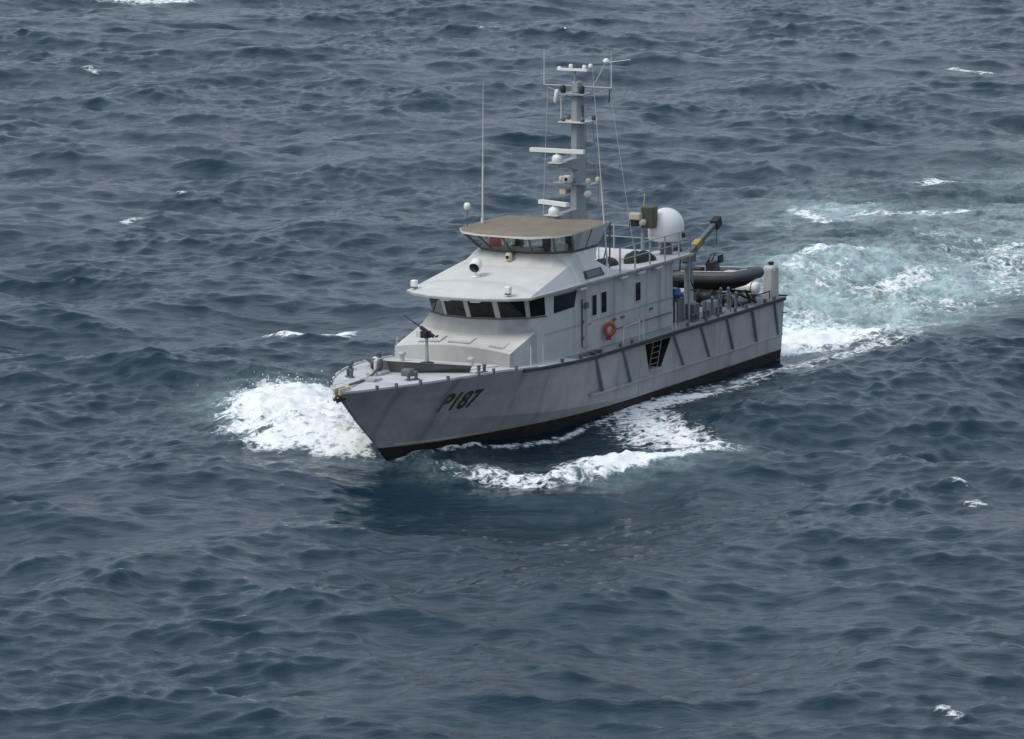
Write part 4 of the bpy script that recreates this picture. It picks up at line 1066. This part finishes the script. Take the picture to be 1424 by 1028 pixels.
# ================================================================== things carried by the boat
# rigid inflatable lying athwartships, bow to port
rib = empty('rigid_inflatable_boat', (-14.55, 1.25, 3.45)); rib.rotation_euler = (0, 0, R(90+5))
tag(rib, 'dark grey rigid inflatable boat stowed across the aft deck of the patrol boat', 'inflatable boat')
def tubeline(s): return [(-2.35, s*0.86, 0.66), (-1.2, s*0.88, 0.66), (0.4, s*0.88, 0.68), (1.25, s*0.80, 0.73), (1.85, s*0.52, 0.82), (2.15, s*0.20, 0.88)]
loop = tubeline(-1) + [(2.22, 0, 0.89)] + list(reversed(tubeline(1)))
rr = [0.15, 0.24] + [0.25]*(len(loop)-4) + [0.24, 0.15]
MB().path(loop, rr, 14).build('buoyancy_tube', 'tube', rib)
for s in (-1, 1):
    MB().path([(p[0], p[1]+s*0.21, p[2]+0.08) for p in tubeline(s)[1:5]], 0.03, 6).build('rubbing_strake', 'black', rib)
    MB().path([(p[0], p[1], p[2]+0.25+0.03*(i % 2)) for i, p in enumerate(tubeline(s)[1:5])], 0.015, 5).build('grab_line', 'white', rib)
hr = MB()
def hs(x, w, zk, zc): return [(x, -w, zc), (x, -w*0.55, zc-0.22), (x, 0, zk), (x, w*0.55, zc-0.22), (x, w, zc)]
hr.loft([hs(-2.3, 0.72, 0.02, 0.5), hs(-0.5, 0.74, 0.0, 0.52), hs(0.9, 0.68, 0.06, 0.56), hs(1.6, 0.42, 0.28, 0.68), hs(2.05, 0.1, 0.6, 0.8)], False, 0, False)
hr.add(hs(-2.3, 0.72, 0.02, 0.5), [(0,1,2,3,4)])
hr.build('hull', 'black', rib)
MB().add([(-2.3, -0.75, 0.58), (1.2, -0.7, 0.62), (1.9, 0, 0.75), (1.2, 0.7, 0.62), (-2.3, 0.75, 0.58)], [(0,1,2,3,4)]).build('floor', 'mast', rib)
con = MB(); con.prism([(0.35, -0.32, 0.6), (-0.25, -0.32, 0.6), (-0.15, -0.32, 1.25), (0.15, -0.32, 1.3)], (0, 0.64, 0)).build('console', 'black', rib)
MB().path([(-0.2, -0.32, 1.2), (0.05, -0.3, 1.65), (0.05, 0.3, 1.65), (-0.2, 0.32, 1.2)], 0.03, 6).build('console_rail', 'black', rib)
MB().lathe((-0.22, 0, 1.2), [(0.17, 0), (0.19, 0.015), (0.17, 0.03)], 14, axis=(-1, 0, 0.4)).build('steering_wheel', 'black', rib)
MB().box((-1.05, -0.22, 0.6), (-0.45, 0.22, 1.02), bev=0.05).box((-1.1, -0.22, 1.0), (-1.0, 0.22, 1.35), bev=0.03).build('jockey_seat', 'black', rib)
MB().box((0.6, -0.3, 0.66), (1.1, 0.3, 0.9), bev=0.04).build('bow_locker', 'roof', rib)
MB().path([(-1.8, -0.55, 0.6), (-1.7, -0.5, 1.75), (-1.7, 0.5, 1.75), (-1.8, 0.55, 0.6)], 0.035, 6).build('roll_bar', 'black', rib)
om = MB(); om.box((-2.75, -0.2, 0.75), (-2.25, 0.2, 1.3), bev=0.07); om.build('outboard_motor', 'black', rib)
MB().box((-2.55, -0.09, -0.05), (-2.33, 0.09, 0.8)).build('outboard_leg', 'black', rib)
for k in (-1.5, -0.1, 1.0):
    MB().path([(k, -1.12, 0.55), (k, -0.95, 0.93), (k, -0.5, 0.88), (k, 0.5, 0.88), (k, 0.95, 0.93), (k, 1.12, 0.55)], 0.022, 5).build('lashing_strap', 'black', rib)
MB().path([(-1.7, 0.4, 1.75), (-1.75, 0.42, 2.45)], [0.02, 0.012], 5).build('radio_aerial', 'black', rib)
MB().lathe((-1.7, -0.2, 1.76), [(0.09, 0), (0.11, 0.05), (0.11, 0.15), (0.04, 0.2)], 10).build('navigation_light', 'black', rib)
MB().box((0.35, -0.28, 1.25), (0.42, 0.28, 1.62)).build('windscreen', 'glass', rib)
# life ring
lr = empty('life_ring', (-0.7, 2.90, 3.62)); lr.rotation_euler.z = R(-28); lr.scale = (0.86, 0.86, 0.86)
tag(lr, 'orange life ring hanging on the grey side of the deckhouse', 'life ring')
tor = MB(); rows = []
for k in range(28):
    a = 2*math.pi*k/28
    rows.append([((0.28+0.115*math.cos(t))*math.cos(a), 0.10+0.075*math.sin(t), (0.28+0.115*math.cos(t))*math.sin(a)) for t in np.linspace(0, 2*math.pi, 10, endpoint=False)])
rows.append(rows[0]); tor.loft(rows, True, 0, True); tor.build('ring', 'orange', lr)
for a in (0.78, 2.36, 3.93, 5.5):
    rows = [[((0.28+0.121*math.cos(t))*math.cos(a+d), 0.10+0.082*math.sin(t), (0.28+0.121*math.cos(t))*math.sin(a+d)) for t in np.linspace(0, 2*math.pi, 10, endpoint=False)] for d in (-0.12, 0.12)]
    MB().loft(rows, True, 0, True).build('reflective_band', 'orange', lr)
MB().box((-0.12, -0.08, -0.55), (0.12, 0.06, -0.38)).build('holder', 'orange', lr)
# life raft canister at the stern
rc = empty('life_raft_canister', (-16.95, 1.75, 3.28))
tag(rc, 'white barrel shaped life raft canister lying near the stern edge', 'life raft')
MB().lathe((0, -0.72, 0), [(0.10, 0), (0.24, 0.04), (0.29, 0.14), (0.29, 1.30), (0.24, 1.40), (0.10, 1.44)], 18, axis=(0, 1, 0)).build('shell', 'white', rc)
for y in (-0.4, 0.4):
    MB().lathe((0, y-0.03, 0), [(0.297, 0), (0.297, 0.06)], 18, axis=(0, 1, 0)).build('strap', 'darkgrey', rc)
    MB().box((-0.28, y-0.05, -0.36), (0.28, y+0.05, -0.2)).build('chock', 'black', rc)
# blue drum
bdz = 3.95
bl = empty('blue_drum', (-8.35, 2.35, bdz))
tag(bl, 'small blue plastic drum lashed behind the deckhouse corner', 'drum')
MB().lathe((0, 0, 0), [(0.22, 0), (0.26, 0.03), (0.26, 0.14), (0.275, 0.16), (0.26, 0.18), (0.26, 0.36), (0.22, 0.42), (0.1, 0.43)], 18).build('barrel', 'blue', bl)
MB().lathe((0.12, 0.05, 0.42), [(0.05, 0), (0.05, 0.05)], 10).build('bung', 'white', bl)
MB().box((-8.7, 2.05, 2.9), (-8.0, 2.65, 3.95)).build('drum_stand', 'darkgrey', boat)
# folded black covers on the upper deck
def lump(name, c, sx, sy, sz, mat, seed):
    g = random.Random(seed); m = MB(); rows = []
    ph = [g.uniform(0, 6) for _ in range(4)]
    for i in range(9):
        t = i/8*math.pi/2; row = []
        for k in range(20):
            a = 2*math.pi*k/20
            w = 1 + 0.16*math.sin(3*a+ph[0]) + 0.10*math.sin(5*a+ph[1]+t*2) + 0.07*math.sin(9*a+ph[2])
            r = math.cos(t)**0.6
            row.append((c[0]+sx*w*r*math.cos(a), c[1]+sy*w*r*math.sin(a), c[2]+sz*math.sin(t)*(1+0.22*math.sin(4*a+ph[3])*math.cos(t))))
        rows.append(row)
    m.loft(rows, True, 0, True, True)
    return m.build(name, mat)
tag(lump('tarpaulin_bundle', (-5.6, 1.9, 5.89), 0.95, 0.55, 0.42, 'tarp', 3), 'larger heap of black tarpaulin on the upper deck beside the railing', 'tarpaulin')
tag(lump('tarpaulin_bundle', (-3.9, 1.25, 5.89), 0.75, 0.4, 0.30, 'tarp', 5), 'smaller flat black tarpaulin heap on the upper deck behind the canopy', 'tarpaulin')
# red bag on the open bridge
rbg = lump('red_bag', (1.68, -1.30, 7.235), 0.19, 0.27, 0.48, 'redcloth', 9)
tag(rbg, 'red bag behind the flybridge windscreen under the tan canopy', 'bag')

# ================================================================== spray flung off the bow
def spray(name, label, centres, count, size, seed):
    g = np.random.default_rng(seed); m = MB()
    oc = [(1,0,0),(-1,0,0),(0,1,0),(0,-1,0),(0,0,1),(0,0,-1)]; fc_ = [(0,2,4),(2,1,4),(1,3,4),(3,0,4),(2,0,5),(1,2,5),(3,1,5),(0,3,5)]
    for _ in range(count):
        cx_, cy_, cz_, sx, sy, sz = centres[g.integers(len(centres))]
        p = np.array([cx_+g.normal()*sx, cy_+g.normal()*sy, cz_+abs(g.normal())*sz])
        r = size*(0.35+g.random()**2.2)
        e = r*(0.6+0.8*g.random(3))
        m.add([p+np.array(o_)*e for o_ in oc], fc_, True)
    o = m.build(name, foam_mat, None, False)
    return tag(o, label, 'spray', kind='stuff')
fm_, _n, _l, _b = nodes_of('spray_droplets')
_b.inputs['Base Color'].default_value = (0.85, 0.87, 0.88, 1); _b.inputs['Roughness'].default_value = 0.8
foam_mat = fm_
spray('bow_spray', 'white spray flung up from the heap of foam beside the bow',
      [(3.6, -10.3, 0.6, 1.8, 1.5, 0.25), (7.2, -7.6, 0.7, 1.8, 1.4, 0.25), (10.4, -4.9, 0.7, 1.2, 1.0, 0.3), (1.2, -12.3, 0.4, 1.4, 1.0, 0.2), (11.8, -2.5, 0.6, 0.9, 0.6, 0.2)], 380, 0.04, 1)
